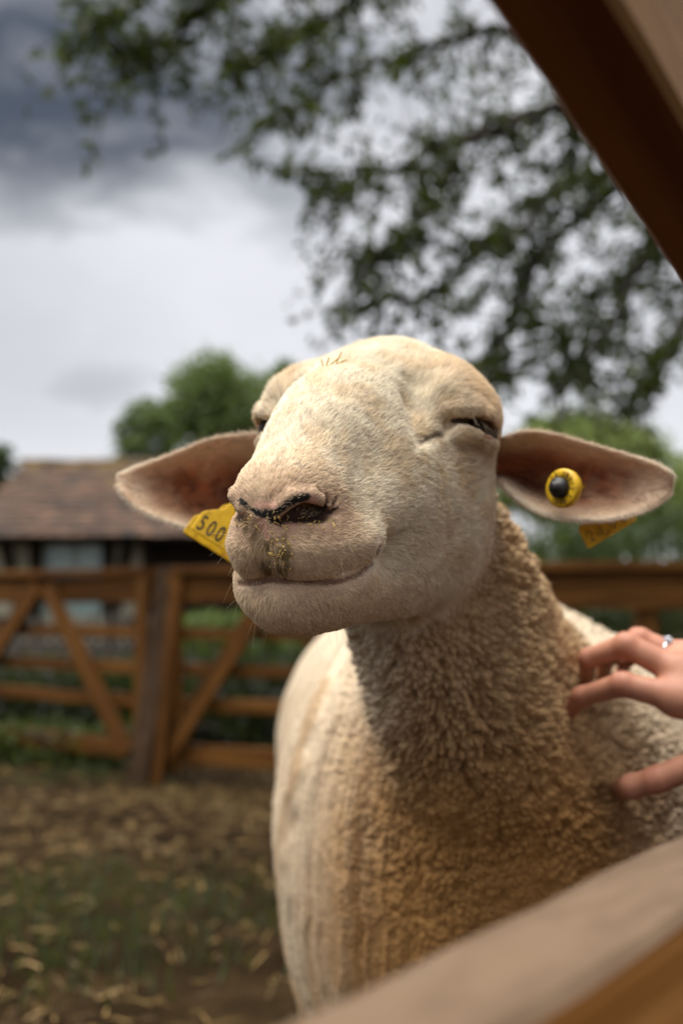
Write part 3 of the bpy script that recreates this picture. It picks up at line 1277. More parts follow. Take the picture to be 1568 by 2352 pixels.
# fleece: short crimped fibres drawn together into locks
wv = sstep(0.3, 0.8, ww) * (co_[:, 1] < 1.55) * (co_[:, 2] > 0.30) * np.where(fac > -0.4, 1.0, 0.12) * np.where(co_[:, 1] > 1.2, 0.6, 1.0)
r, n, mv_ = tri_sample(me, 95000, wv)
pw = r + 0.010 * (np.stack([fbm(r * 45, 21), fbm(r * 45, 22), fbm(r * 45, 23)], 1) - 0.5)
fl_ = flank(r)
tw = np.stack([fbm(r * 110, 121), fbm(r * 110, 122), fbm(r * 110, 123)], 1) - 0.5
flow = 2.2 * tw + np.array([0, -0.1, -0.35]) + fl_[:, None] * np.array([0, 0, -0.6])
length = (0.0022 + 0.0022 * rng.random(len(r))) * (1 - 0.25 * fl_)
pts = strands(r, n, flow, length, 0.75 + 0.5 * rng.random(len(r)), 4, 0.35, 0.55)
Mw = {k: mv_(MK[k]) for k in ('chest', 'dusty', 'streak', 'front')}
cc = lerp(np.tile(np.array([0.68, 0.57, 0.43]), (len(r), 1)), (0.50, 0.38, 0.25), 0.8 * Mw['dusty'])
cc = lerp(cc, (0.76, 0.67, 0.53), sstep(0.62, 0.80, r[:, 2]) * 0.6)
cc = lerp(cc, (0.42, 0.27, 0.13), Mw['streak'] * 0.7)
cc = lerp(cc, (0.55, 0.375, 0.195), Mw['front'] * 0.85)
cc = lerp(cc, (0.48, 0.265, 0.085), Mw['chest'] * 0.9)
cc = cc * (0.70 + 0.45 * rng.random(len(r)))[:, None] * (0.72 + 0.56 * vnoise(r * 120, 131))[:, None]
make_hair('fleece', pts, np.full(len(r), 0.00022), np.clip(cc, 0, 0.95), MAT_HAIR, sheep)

# whiskers and lashes
WH = []
for k in range(34):
    px, py = random.choice([(random.uniform(512, 560), random.uniform(1230, 1330)), (random.uniform(545, 640), random.uniform(1350, 1450)),
                            (random.uniform(760, 860), random.uniform(1220, 1400)), (random.uniform(700, 800), random.uniform(1400, 1440))])
    WH.append((px, py))
rt = hits(WH)
base = to_head(rt)
out = unit(rt - HP(0.10, 0, -0.06)) + 0.25 * rng.normal(size=rt.shape) - CUP * 0.25 + (HW @ np.array([-0.35, 0, 0]))
out = unit(out)
ln = 0.008 + 0.014 * rng.random(len(rt))
s = np.linspace(0, 1, 6)
pts = rt[:, None] + ln[:, None, None] * (out[:, None] * s[:, None] - CUP * (0.25 * s ** 2)[:, None])
make_hair('whiskers', pts, np.full(len(rt), 0.00007), np.tile(np.array([0.60, 0.52, 0.36]), (len(rt), 1)) * (0.4 + 0.8 * rng.random(len(rt)))[:, None], MAT_HAIR, sheep)
EL = [(random.uniform(1085, 1135), 0) for _ in range(22)]
rt = hits([(x, 955 + (x - 1085) * 0.62) for x, _ in EL])
out = unit(np.tile(TOCAM(rt[:1]) * 0.5 + CRT * 0.25 - CUP * 0.9, (len(rt), 1)) + 0.25 * rng.normal(size=rt.shape))
ln = 0.006 + 0.006 * rng.random(len(rt))
pts = rt[:, None] + ln[:, None, None] * (out[:, None] * s[:, None] + CRT * (0.3 * s ** 2)[:, None])
make_hair('eyelashes', pts, np.full(len(rt), 0.00012), np.tile(np.array([0.6, 0.5, 0.4]), (len(rt), 1)), MAT_HAIR, sheep)
# ================================================================== ear tags
m_ = NT('yellow tag plastic')
nz = m_.noise(m_.coord(), 160, 4, 0.6)
m_.p(Base_Color=m_.ramp(nz, [(0.30, (0.34, 0.17, 0.01)), (0.46, (0.66, 0.40, 0.012)), (0.7, (0.74, 0.47, 0.02))]), Roughness=0.42)
MAT_TAG = m_.m
MAT_PRINT = NT('black tag print').p(Base_Color=(0.03, 0.028, 0.02), Roughness=0.6).m
MAT_FADED = NT('faded tag print').p(Base_Color=(0.30, 0.17, 0.015), Roughness=0.6).m
MAT_PLUG = NT('black rubber plug').p(Base_Color=(0.012, 0.012, 0.012), Roughness=0.5).m


def slab(outline, origin, ex, ey, thick, bev=0.0008):
    """a flat plate cut to an outline (metres along ex and ey), rounded at its edges"""
    ez = np.cross(ex, ey)
    bm = bmesh.new()
    vs = [bm.verts.new(Vector(origin + ex * x + ey * y - ez * thick / 2)) for x, y in outline]
    f = bm.faces.new(vs)
    ext = bmesh.ops.extrude_face_region(bm, geom=[f])
    bmesh.ops.translate(bm, verts=[v for v in ext['geom'] if isinstance(v, bmesh.types.BMVert)], vec=Vector(ez * thick))
    bmesh.ops.recalc_face_normals(bm, faces=bm.faces)
    es = [e for e in bm.edges if all(len(g.verts) > 4 for g in e.link_faces) or sum(len(g.verts) > 4 for g in e.link_faces) == 1]
    bmesh.ops.bevel(bm, geom=es, offset=bev, segments=2, affect='EDGES', profile=0.6)
    me_ = bpy.data.meshes.new('plate')
    bm.to_mesh(me_)
    bm.free()
    return me_


def letter(ch, origin, ex, ey, size, squeeze=1.0, mat=None, lift=0.0004):
    """printed characters as a thin raised shape"""
    cu = bpy.data.curves.new('print', 'FONT')
    cu.body = ch
    cu.size = size
    cu.align_x = 'CENTER'
    cu.align_y = 'CENTER'
    cu.extrude = 0.0001
    t = bpy.data.objects.new('print', cu)
    COL.objects.link(t)
    bpy.context.view_layer.update()
    me_ = bpy.data.meshes.new_from_object(t.evaluated_get(bpy.context.evaluated_depsgraph_get()))
    bpy.data.objects.remove(t, do_unlink=True)
    ez = np.cross(ex, ey)
    c = coords(me_)
    w3 = origin + np.outer(c[:, 0] * squeeze, ex) + np.outer(c[:, 1], ey) + np.outer(c[:, 2] + lift, ez)
    me_.vertices.foreach_set('co', w3.astype(np.float32).ravel())
    me_.materials.clear()
    me_.materials.append(mat or MAT_PRINT)
    me_.update()
    return me_


def px_axes(d, ax_px, tilt=(0, 0)):
    """axes of a plate that faces the camera, turned in the picture to ax_px, leaning by tilt"""
    a = np.array(ax_px, float)
    a /= np.linalg.norm(a)
    ex = CRT * a[0] - CUP * a[1] + CFW * tilt[0]
    ey = CRT * a[1] + CUP * a[0] + CFW * tilt[1]
    ex = unit(ex)
    ey = unit(ey - ex * (ey @ ex))
    return ex, ey


# flag tag in the ear on the left
D_T = 0.700
ex, ey = px_axes(D_T, (0.84, 0.54), (0.10, 0.25))
U_ = D_T / FPX                                       # metres per unit of bearing here
o0 = P(437, 1215, D_T)                               # its lower left corner
flag = [(0, 4), (4, 0), (134, 0), (138, 4), (136, 48), (130, 56), (98, 82), (92, 108), (86, 116), (52, 116), (46, 108), (40, 82), (8, 56), (2, 48)]
flag = [(x * U_, y * U_) for x, y in flag]
t1 = empty('ear_tag', o0)
tag(t1, 'yellow flag ear tag numbered 500, in the ear nearer the barn', 'ear tag')
child(link('front_panel', slab(flag, o0, ex, ey, 0.0016), mat=MAT_TAG), t1)
back = [(x - 13 * U_, y - 1 * U_) for x, y in flag]
ez = np.cross(ex, ey)
child(link('back_panel', slab(back, o0 - ez * 0.032, ex, ey, 0.0016), mat=MAT_TAG), t1)
for i, ch in enumerate('5001'):
    c = o0 + ex * (16 + 24 * i) * U_ + ey * 25 * U_ + ez * 0.0008
    child(link('digit', letter(ch, c, ex, ey, 54 * U_, 0.66, lift=0.0003)), t1)
bm = bmesh.new()
pin_c = o0 + ex * 69 * U_ + ey * 98 * U_


def disc(bm, c, ex, ey, rings):
    """a turned shape: rings of (radius, height) about the axis of the plate"""
    ez = np.cross(ex, ey)
    prev = None
    for r_, z_ in rings:
        ring = [bm.verts.new(Vector(c + ez * z_ + (ex * math.cos(t) + ey * math.sin(t)) * r_)) for t in np.linspace(0, 2 * math.pi, 33)[:-1]]
        if prev:
            for i in range(32):
                bm.faces.new((prev[i], prev[(i + 1) % 32], ring[(i + 1) % 32], ring[i]))
        prev = ring
    bm.faces.new(prev)


def disc_mesh(name, c, ex, ey, rings):
    bm = bmesh.new()
    disc(bm, c, ex, ey, rings)
    bmesh.ops.recalc_face_normals(bm, faces=bm.faces)
    me_ = bpy.data.meshes.new(name)
    bm.to_mesh(me_)
    bm.free()
    me_.polygons.foreach_set('use_smooth', np.full(len(me_.polygons), True))
    return me_


child(link('pin', disc_mesh('pin', pin_c - ez * 0.034, ex, ey, [(0.0026, 0), (0.0026, 0.036), (0.0022, 0.0366), (0.0008, 0.0366), (0.0008, 0.0350)]), mat=MAT_PLUG), t1)

# button tag in the ear on the right, its flag behind the ear
ap, axp, upp, nrp, Lp, sp_, wtp, wbp = EAR_R
D_B = 0.700
cb = P(1293, 1122, D_B)
exb = unit(CRT * 0.64 + CFW * -0.77 - CUP * 0.05)    # turned half away, towards the muzzle
eyb = unit(CUP * 1.0 + CFW * 0.15 - exb * (exb @ (CUP + CFW * 0.15)))
ezb = np.cross(exb, eyb)
t2 = empty('ear_tag', cb)
tag(t2, 'round yellow button ear tag with black plug, its flag hanging below the ear', 'ear tag')
child(link('button', disc_mesh('button', cb, exb, eyb, [(0.0110, -0.0040), (0.0136, -0.0032), (0.0140, 0), (0.0138, 0.0022), (0.0128, 0.0032), (0.0078, 0.0034), (0.0074, 0.0026), (0.002, 0.0026)]), mat=MAT_TAG), t2)
child(link('plug', disc_mesh('plug', cb, exb, eyb, [(0.0072, 0.0024), (0.0072, 0.0070), (0.0064, 0.0084), (0.0042, 0.0090), (0.0036, 0.0120), (0.001, 0.0128)]), mat=MAT_PLUG), t2)
for word, a0, da, col_ in (('CZ 50012', 138, -19.5, MAT_PRINT), ('500 2', 262, 17, MAT_PRINT)):
    for i, ch in enumerate(word):
        if ch == ' ':
            continue
        th = math.radians(a0 + da * i)
        c = cb + (exb * math.cos(th) + eyb * math.sin(th)) * 0.0100 + ezb * 0.0036
        s_ = 1 if da < 0 else -1
        e1 = (exb * math.sin(th) - eyb * math.cos(th)) * s_
        e2 = (exb * math.cos(th) + eyb * math.sin(th)) * s_
        child(link('digit', letter(ch, c, e1, e2, 0.0052, 0.75, col_, 0.0002)), t2)
D_F = 0.742
exf, eyf = px_axes(D_F, (0.85, -0.52), (-0.05, -0.1))
of = P(1350, 1262, D_F)
Uf = D_F / FPX
fl2 = [(x * Uf, y * Uf) for x, y in [(0, 4), (4, 0), (126, 0), (130, 4), (128, 48), (122, 56), (88, 84), (80, 128), (74, 134), (54, 134), (48, 128), (40, 84), (8, 56), (2, 48)]]
child(link('flag', slab(fl2, of, exf, eyf, 0.0016), mat=MAT_TAG), t2)
ezf = np.cross(exf, eyf)
for i, ch in enumerate('2100'):
    c = of + exf * (20 + 28 * i) * Uf + eyf * 24 * Uf + ezf * 0.0008
    child(link('digit', letter(ch, c, exf, eyf, 42 * Uf, 0.75, MAT_FADED, 0.0003)), t2)

# ---------------- chaff stuck on the muzzle and the head
m_ = NT('chaff')
m_.p(Base_Color=m_.ramp(m_.noise(m_.coord(), 300, 2), [(0.3, (0.30, 0.19, 0.05)), (0.7, (0.60, 0.42, 0.14))]), Roughness=0.7)
MAT_CHAFF = m_.m


def sliver(bm, a, b, w_, up_):
    a, b = np.array(a), np.array(b)
    d = unit(b - a)
    s_ = unit(np.cross(d, up_)) * w_ / 2
    u_ = unit(np.cross(s_, d)) * w_ * 0.35
    m0 = (a + b) / 2 + u_ * 1.5
    ring = []
    for c in (a, m0, b):
        ring.append([bm.verts.new(Vector(c + v)) for v in (s_, u_, -s_, -u_)])
    for i in range(2):
        for j in range(4):
            bm.faces.new((ring[i][j], ring[i][(j + 1) % 4], ring[i + 1][(j + 1) % 4], ring[i + 1][j]))
    bm.faces.new(ring[0][::-1])
    bm.faces.new(ring[2])


bm = bmesh.new()
spots = [(random.gauss(634, 22), random.gauss(1265, 34)) for _ in range(46)] + [(random.gauss(645, 18), random.gauss(1190, 12)) for _ in range(16)]
spots += [(random.gauss(560, 14), random.gauss(1205, 12)) for _ in range(16)] + [(random.gauss(720, 30), random.gauss(1196, 6)) for _ in range(20)]
ends = []
for px, py in spots:
    ang = random.uniform(0, math.pi)
    ln_ = random.uniform(4, 17) if random.random() < 0.4 else random.uniform(2, 6)
    ends.append((px + math.cos(ang) * ln_, py + math.sin(ang) * ln_))
for a, b in zip(hits(spots), hits(ends)):
    if np.linalg.norm(b - a) > 0.012 or np.linalg.norm(b - a) < 1e-4:
        continue
    o_ = unit(CPO - a)
    sliver(bm, a + o_ * random.uniform(0.0008, 0.003), b + o_ * random.uniform(0.0008, 0.004), random.uniform(0.00035, 0.0009), o_)
for px, py, dx, dy in ((742, 838, -3, -18), (748, 838, 6, -22), (752, 836, 22, -20), (760, 834, 30, -14), (735, 842, 14, -4), (770, 830, 12, -26)):
    a = hit(px, py + 8)
    b = a + CRT * dx * 0.00034 - CUP * dy * 0.00034 + CFW * 0.002
    sliver(bm, a, b, 0.0009, -CFW)
me_ = bpy.data.meshes.new('chaff')
bm.to_mesh(me_)
bm.free()
ch_ = child(link('chaff', me_, mat=MAT_CHAFF), sheep)
ch_['kind'] = 'stuff'
# ================================================================== the hand of the person at the fence
HD = 0.80
hand_root = empty('person', (0.62, 0.55, 0.0))
tag(hand_root, 'person reaching over the rail, fingers with a silver ring scratching the fleece', 'person')


def surf(px, py, off):
    """a place on the fleece under a bearing, brought off towards the camera"""
    p_ = hit(px, py)
    return p_ + unit(CPO - p_) * off


tipI, tipM, tipR, tipP, tipT = surf(1309, 1632, 0.004), surf(1345, 1568, 0.002), surf(1384, 1560, 0.0), surf(1425, 1552, 0.0), surf(1420, 1812, 0.006)
dI = float((tipI - CPO) @ CFW)
W_ = P(1760, 1640, dI - 0.085)
FING = {
    'index': [tipI, P(1335, 1600, dI - 0.016), P(1430, 1572, dI - 0.044), P(1556, 1604, dI - 0.060), P(1660, 1620, dI - 0.075)],
    'middle': [tipM, P(1350, 1512, dI - 0.004), P(1438, 1482, dI - 0.028), P(1560, 1545, dI - 0.044), P(1660, 1590, dI - 0.066)],
    'ring': [tipR, P(1392, 1508, dI + 0.010), P(1466, 1468, dI - 0.006), P(1572, 1515, dI - 0.022), P(1664, 1570, dI - 0.052)],
    'little': [tipP, P(1436, 1516, dI + 0.022), P(1498, 1486, dI + 0.012), P(1588, 1510, dI - 0.002), P(1670, 1560, dI - 0.036)],
    'thumb': [tipT, P(1452, 1806, dI - 0.050), P(1508, 1790, dI - 0.064), P(1610, 1752, dI - 0.078), P(1700, 1690, dI - 0.084)],
}
RAD = {'index': [0.0068, 0.0082, 0.0100, 0.0118, 0.0150], 'middle': [0.0066, 0.0082, 0.0104, 0.0120, 0.0150],
       'ring': [0.0062, 0.0076, 0.0096, 0.0112, 0.0140], 'little': [0.0055, 0.0068, 0.0084, 0.0100, 0.0130],
       'thumb': [0.0078, 0.0100, 0.0104, 0.0118, 0.0170]}
EL_ = P(2420, 2120, dI - 0.20)
# knuckle folds: shallow grooves round each joint
FOLDS = []
for k, pts_ in FING.items():
    for j in (1, 2):
        d_ = unit(pts_[j + 1] - pts_[j - 1])
        for s_ in (-0.0022, 0.0, 0.0022):
            FOLDS.append((pts_[j] + d_ * s_, d_, RAD[k][j]))


def hand_field(p):
    d = None
    for k, pts_ in FING.items():
        e = chain(p, pts_, RAD[k], 0.004)
        for j in (1, 2):                              # thicker joints
            e = smin(e, np.linalg.norm(p - pts_[j], axis=1) - RAD[k][j] * 1.02, 0.003)
        d = e if d is None else smin(d, e, 0.006 if k != 'thumb' else 0.010)
    kn = [FING[k][3] for k in ('index', 'middle', 'ring', 'little')]
    for i in range(4):
        d = smin(d, cone(p, kn[i], W_, 0.0125, 0.024), 0.010)
    d = smin(d, chain(p, kn, [0.0125, 0.0125, 0.012, 0.011]), 0.010)
    d = smin(d, cone(p, FING['thumb'][4], W_, 0.019, 0.024), 0.014)
    d = smin(d, cone(p, W_, EL_, 0.026, 0.042), 0.020)
    for c, a, r_ in FOLDS:
        q = p - c
        t = q @ a
        rr = np.linalg.norm(q - np.outer(t, a), axis=1)
        d = d + 0.0009 * np.exp(-(t / 0.0006) ** 2) * sstep(r_ * 1.5, r_ * 1.1, rr)
    return d


allp = np.array([x for v in FING.values() for x in v] + [W_, EL_])
lo, hi = allp.min(0) - 0.05, allp.max(0) + 0.05
Vh, Fh = mesh_field(hand_field, lo, hi, 0.0022, project=2)
mh = mesh_from('hand', Vh, Fh)
# redder at joints and tips
red = np.zeros(len(Vh))
for k, pts_ in FING.items():
    for j, (wd, am) in enumerate(((0.018, 1.0), (0.013, 0.7), (0.016, 0.9), (0.014, 0.5))):
        red = np.maximum(red, am * sstep(wd, wd * 0.2, np.linalg.norm(Vh - pts_[j], axis=1)))
sk = lerp(np.tile(np.array([0.44, 0.205, 0.130]), (len(Vh), 1)), (0.38, 0.105, 0.062), red * 0.8)
sk = lerp(sk, (0.36, 0.155, 0.098), 0.5 * sstep(0.45, 0.7, fbm(Vh * 90, 201)))
set_col(mh, 'col', sk)
m_ = NT('hand skin')
m_.p(Base_Color=m_.attr('col'), Roughness=0.5, Specular_IOR_Level=0.35, Subsurface_Weight=0.15, Subsurface_Radius=(0.006, 0.002, 0.001), Subsurface_Scale=1.0)
m_.bump(m_.noise(m_.coord(), 900, 3, 0.6), 0.25, 0.001)
child(link('arm', mh, mat=m_.m), hand_root)
# nails
MAT_NAIL = NT('nail').p(Base_Color=(0.66, 0.42, 0.34), Roughness=0.25).m
for k in ('thumb', 'index', 'middle'):
    p0, p1 = FING[k][0], FING[k][1]
    d_ = unit(p0 - p1)
    dorsal = unit(P(1350, 1700, 0.4) - p0) if k != 'thumb' else unit(-CFW * 0.8 - CUP * 0.55 + CRT * -0.1)
    if k != 'thumb':
        dorsal = unit(CUP * 0.8 - CRT * 0.7 - CFW * 0.2)
    dorsal = unit(dorsal - d_ * (dorsal @ d_))
    sd = np.cross(d_, dorsal)
    vs, fs = [], []
    nu, nv = 8, 7
    r_ = RAD[k][0]
    for i in range(nu):
        for j in range(nv):
            u_ = -0.4 + 1.35 * i / (nu - 1)
            a_ = (-0.85 + 1.7 * j / (nv - 1)) * (1 - 0.35 * max(0, u_) ** 3)
            vs.append(p0 + d_ * (u_ * r_ * 0.9) + (sd * math.sin(a_) + dorsal * math.cos(a_)) * (r_ * (1.06 - 0.10 * max(0, u_))))
    for i in range(nu - 1):
        for j in range(nv - 1):
            a_ = i * nv + j
            fs.append((a_, a_ + nv, a_ + nv + 1, a_ + 1))
    nm_ = mesh_from('nail', vs, fs)
    o_ = child(link('nail', nm_, mat=MAT_NAIL), hand_root)
    o_.modifiers.new('thick', 'SOLIDIFY').thickness = 0.0006
# ring with a cluster of stones
MAT_SILVER = NT('silver').p(Base_Color=(0.75, 0.76, 0.78), Metallic=1.0, Roughness=0.2).m
MAT_STONE = NT('stone').p(Base_Color=(0.75, 0.82, 0.95), Roughness=0.03, Transmission_Weight=0.5, IOR=2.0).m
a, b = FING['ring'][2], FING['ring'][3]
d_ = unit(b - a)
c = a + (b - a) * 0.55
rr = RAD['ring'][2] * 1.10
n1_ = unit(CUP - d_ * (CUP @ d_))
n2_ = np.cross(d_, n1_)
vs, fs = [], []
for i in range(40):
    t = 2 * math.pi * i / 40
    o_ = n1_ * math.cos(t) + n2_ * math.sin(t)
    for j in range(8):
        s_ = 2 * math.pi * j / 8
        vs.append(c + o_ * (rr + 0.0009 * math.cos(s_)) + d_ * 0.0014 * math.sin(s_))
for i in range(40):
    for j in range(8):
        fs.append((i * 8 + j, ((i + 1) % 40) * 8 + j, ((i + 1) % 40) * 8 + (j + 1) % 8, i * 8 + (j + 1) % 8))
ring_o = child(link('finger_ring', mesh_from('finger_ring', vs, fs), mat=MAT_SILVER), hand_root)
bpy.context.view_layer.update()
out_ = unit(n1_ * 0.75 - CFW * 0.5)
out_ = unit(out_ - d_ * (out_ @ d_))
sd = np.cross(d_, out_)
for k, (du, dv, s_) in enumerate([(0, 0, 1.5)] + [(math.cos(t) * 1.0, math.sin(t) * 1.0, 0.8) for t in np.linspace(0, 2 * math.pi, 7)[:-1]]):
    bm = bmesh.new()
    bmesh.ops.create_icosphere(bm, subdivisions=1, radius=0.0016 * s_)
    for v in bm.verts:
        v.co += Vector(c + out_ * (rr + 0.0018 + (0.001 if k == 0 else 0)) + (d_ * du + sd * dv) * 0.0031)
    sm = bpy.data.meshes.new('stone')
    bm.to_mesh(sm)
    bm.free()
    st_ = link('stone', sm, mat=MAT_STONE)
    child(st_, ring_o)
# rolled sleeve on the forearm, outside the picture
ax_ = unit(EL_ - W_)
n1_ = unit(CUP - ax_ * (CUP @ ax_))
n2_ = np.cross(ax_, n1_)
vs, fs = [], []
prof = [(0.50, 0.036), (0.50, 0.045), (0.53, 0.048), (0.62, 0.047), (0.64, 0.050), (0.80, 0.056), (1.0, 0.064), (1.35, 0.075), (1.36, 0.03)]
for s_, r_ in prof:
    for i in range(24):
        t = 2 * math.pi * i / 24
        w_ = 1 + 0.05 * math.sin(3 * t + 9 * s_)
        vs.append(W_ + (EL_ - W_) * s_ + (n1_ * math.cos(t) + n2_ * math.sin(t)) * r_ * w_)
for j in range(len(prof) - 1):
    for i in range(24):
        fs.append((j * 24 + i, j * 24 + (i + 1) % 24, (j + 1) * 24 + (i + 1) % 24, (j + 1) * 24 + i))
child(link('sleeve', mesh_from('sleeve', vs, fs), mat=NT('dark cotton').p(Base_Color=(0.05, 0.06, 0.08), Roughness=0.9).m), hand_root)
# ================================================================== timber
def wood(name, c0, c1, c2, rough=0.7, scale=1.0, weather_or_lit=None, face=(0, 0, 1)):
    """sawn timber; weather: the colours of one face: a top silvered by sun and rain, the painted lit side of the brace"""
    m_ = NT(name)
    v = m_.coord()
    rnd = m_.info()
    off = m_.new('ShaderNodeVectorMath', operation='ADD')
    cm = m_.new('ShaderNodeCombineXYZ')
    m_.l.new(m_.math('MULTIPLY', rnd, 37.0), cm.inputs[0])
    m_.l.new(m_.math('MULTIPLY', rnd, 11.0), cm.inputs[1])
    m_.l.new(v, off.inputs[0])
    m_.l.new(cm.outputs[0], off.inputs[1])
    gr = m_.mapping(off.outputs[0], (1.6 * scale, 26 * scale, 26 * scale))
    n = m_.noise(gr, 1.0, 5, 0.62, 0.6)
    fine = m_.noise(m_.mapping(off.outputs[0], (5 * scale, 150 * scale, 150 * scale)), 1.0, 3, 0.6)
    c = m_.ramp(n, [(0.28, c0), (0.50, c1), (0.72, c2)])
    c = m_.mix(0.35, c, m_.ramp(fine, [(0.3, 0.45), (0.65, 1.0)]), 'MULTIPLY')
    if weather_or_lit:
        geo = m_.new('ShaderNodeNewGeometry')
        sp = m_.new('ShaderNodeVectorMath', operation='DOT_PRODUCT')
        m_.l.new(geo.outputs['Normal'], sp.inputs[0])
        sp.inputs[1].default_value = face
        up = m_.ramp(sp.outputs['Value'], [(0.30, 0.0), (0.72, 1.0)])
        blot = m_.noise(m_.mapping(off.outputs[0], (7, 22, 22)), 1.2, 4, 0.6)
        grey = m_.ramp(blot, [(0.30, weather_or_lit[0]), (0.55, weather_or_lit[1]), (0.75, weather_or_lit[2])])
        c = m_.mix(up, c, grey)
    c = m_.mix(m_.math('MULTIPLY', rnd, 0.35), c, (0.5, 0.5, 0.5), 'MULTIPLY')
    m_.p(Base_Color=c, Roughness=rough, Specular_IOR_Level=0.12)
    m_.bump(fine, 0.4, 0.002)
    return m_.m


MAT_FRONT = wood('larch with a silvered top', (0.16, 0.055, 0.010), (0.30, 0.120, 0.026), (0.42, 0.195, 0.052), 0.65, 1.0,
                 ((0.095, 0.062, 0.040), (0.175, 0.118, 0.075), (0.130, 0.100, 0.074)))
MAT_BRACE = wood('brace with painted lit side', (0.075, 0.022, 0.005), (0.135, 0.045, 0.011), (0.22, 0.085, 0.024), 0.6, 1.0, ((0.19, 0.090, 0.030), (0.27, 0.140, 0.052), (0.23, 0.115, 0.042)), (0.771, -0.637, 0))  # light put into the colour: tan lit face on the camera side, dark shaded underside
MAT_RAIL = wood('orange stained timber', (0.040, 0.016, 0.003), (0.110, 0.043, 0.008), (0.22, 0.098, 0.020), 0.65)
MAT_POST = wood('old brown post', (0.032, 0.018, 0.010), (0.065, 0.038, 0.021), (0.11, 0.068, 0.040), 0.85)


def board(name, a, b, wy, wz, parent, mat, up=(0, 0, 1), rough=0.0, seg=14, bev=0.003, taper=0.0):
    """a sawn board from a to b; wy across, wz along 'up'; its own x runs along the grain"""
    a, b = np.array(a, float), np.array(b, float)
    L = np.linalg.norm(b - a)
    ex = (b - a) / L
    ez = np.array(up, float)
    ez = unit(ez - ex * (ez @ ex))
    ey = np.cross(ez, ex)
    bm = bmesh.new()
    rnd = random.Random(int(abs(a[0] * 7919 + b[2] * 104729 + L * 1299709)) % 100000)
    rings = []
    drift = [0.0] * 8
    for i in range(seg + 1):
        s = -L / 2 + L * i / seg
        drift = [0.7 * d_ + rnd.uniform(-rough, rough) for d_ in drift]
        k = 1 - taper * i / seg
        hy, hz = wy / 2 * k, wz / 2 * k
        row = []
        for q, (y, z) in enumerate(((-1, -1), (1, -1), (1, 1), (-1, 1))):
            dy, dz = drift[2 * q], drift[2 * q + 1]
            c1, c2 = (y * (hy - bev), z * hz), (y * hy, z * (hz - bev))
            for u, w_ in ((c2, c1) if q % 2 == 0 else (c1, c2)):
                row.append(bm.verts.new((s, u + dy, w_ + dz)))
        rings.append(row)
    for i in range(seg):
        for q in range(8):
            bm.faces.new((rings[i][q], rings[i][(q + 1) % 8], rings[i + 1][(q + 1) % 8], rings[i + 1][q]))
    bm.faces.new(rings[0][::-1])
    bm.faces.new(rings[-1])
    bmesh.ops.recalc_face_normals(bm, faces=bm.faces)
    me_ = bpy.data.meshes.new(name)
    bm.to_mesh(me_)
    bm.free()
    o = link(name, me_, mat=mat)
    o.matrix_world = Matrix(((ex[0], ey[0], ez[0], (a[0] + b[0]) / 2), (ex[1], ey[1], ez[1], (a[1] + b[1]) / 2), (ex[2], ey[2], ez[2], (a[2] + b[2]) / 2), (0, 0, 0, 1)))
    bpy.context.view_layer.update()
    if parent:
        mw = o.matrix_world.copy()
        o.parent = parent
        o.matrix_parent_inverse = parent.matrix_world.inverted()
        o.matrix_world = mw
    return o


# ---------------- the fence the camera looks through
FD = np.array([0.637, 0.771, 0.0])                   # along it
FD /= np.linalg.norm(FD)
FN = np.array([0.771, -0.637, 0.0])                  # towards the camera's side
FN /= np.linalg.norm(FN)
NS = 0.78                                            # slender timber, close by
A0 = np.array([0.180 * NS, 0.538 * NS, CAM_Z - 0.12 * NS])                  # far upper edge of the rail
ff = empty('pen_fence', (0.5, 0.9, 0.0))
tag(ff, 'near wooden fence: silvered rail below and brown sloping brace above, both blurred', 'fence')
mid = A0 + FN * 0.0265 * NS
board('rail', mid - FD * 1.1 - np.array([0, 0, 0.060 * NS]), mid + FD * 1.45 - np.array([0, 0, 0.060 * NS]), 0.053 * NS, 0.12 * NS, ff, MAT_FRONT, rough=0.0006, seg=110, bev=0.003)
board('rail', mid - FD * 1.1 + (0, 0, -0.40), mid + FD * 1.45 + (0, 0, -0.40), 0.050 * NS, 0.12 * NS, ff, MAT_FRONT, rough=0.001, seg=40, bev=0.004)
a1 = P(1095, 0, 0.40 * NS)
bd = np.array([0.588, 0.779, -0.219])
bd /= np.linalg.norm(bd)
bu = np.array([0, 0, 1.0]) - bd * bd[2]
bu /= np.linalg.norm(bu)
bc = a1 + FN * 0.0245 * NS + bu * 0.060 * NS
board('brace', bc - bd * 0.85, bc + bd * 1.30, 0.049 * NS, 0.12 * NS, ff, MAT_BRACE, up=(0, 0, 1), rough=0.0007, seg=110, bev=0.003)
for s_, h_ in ((-1.15, 1.45), (1.50, 1.0)):
    q = mid + FD * s_
    board('post', (q[0], q[1], 0.0), (q[0], q[1], h_), 0.09, 0.09, ff, MAT_FRONT, up=FD, rough=0.002, seg=12, bev=0.006)

# ---------------- the fence and gates across the yard
def at(px, d, z):
    """a point at a bearing and distance, at its height over the ground"""
    x = (px - 784) / FPX * d
    return np.array([x, d, z])


def pz(py, d):
    """the height that shows at row py at that distance"""
    return CAM_Z + (1385 - py) / FPX * d


G1 = (at(-330, 6.3, 0), at(352, 4.86, 0))            # left gate, far end to near end
G2 = (at(408, 4.78, 0), at(900, 4.42, 0))            # right gate
G3 = (at(930, 4.40, 0), at(2600, 4.25, 0))           # fence on the right


def along(G, t, z):
    p_ = G[0] + (G[1] - G[0]) * t
    return np.array([p_[0], p_[1], z])


Z_TOP = 0.975


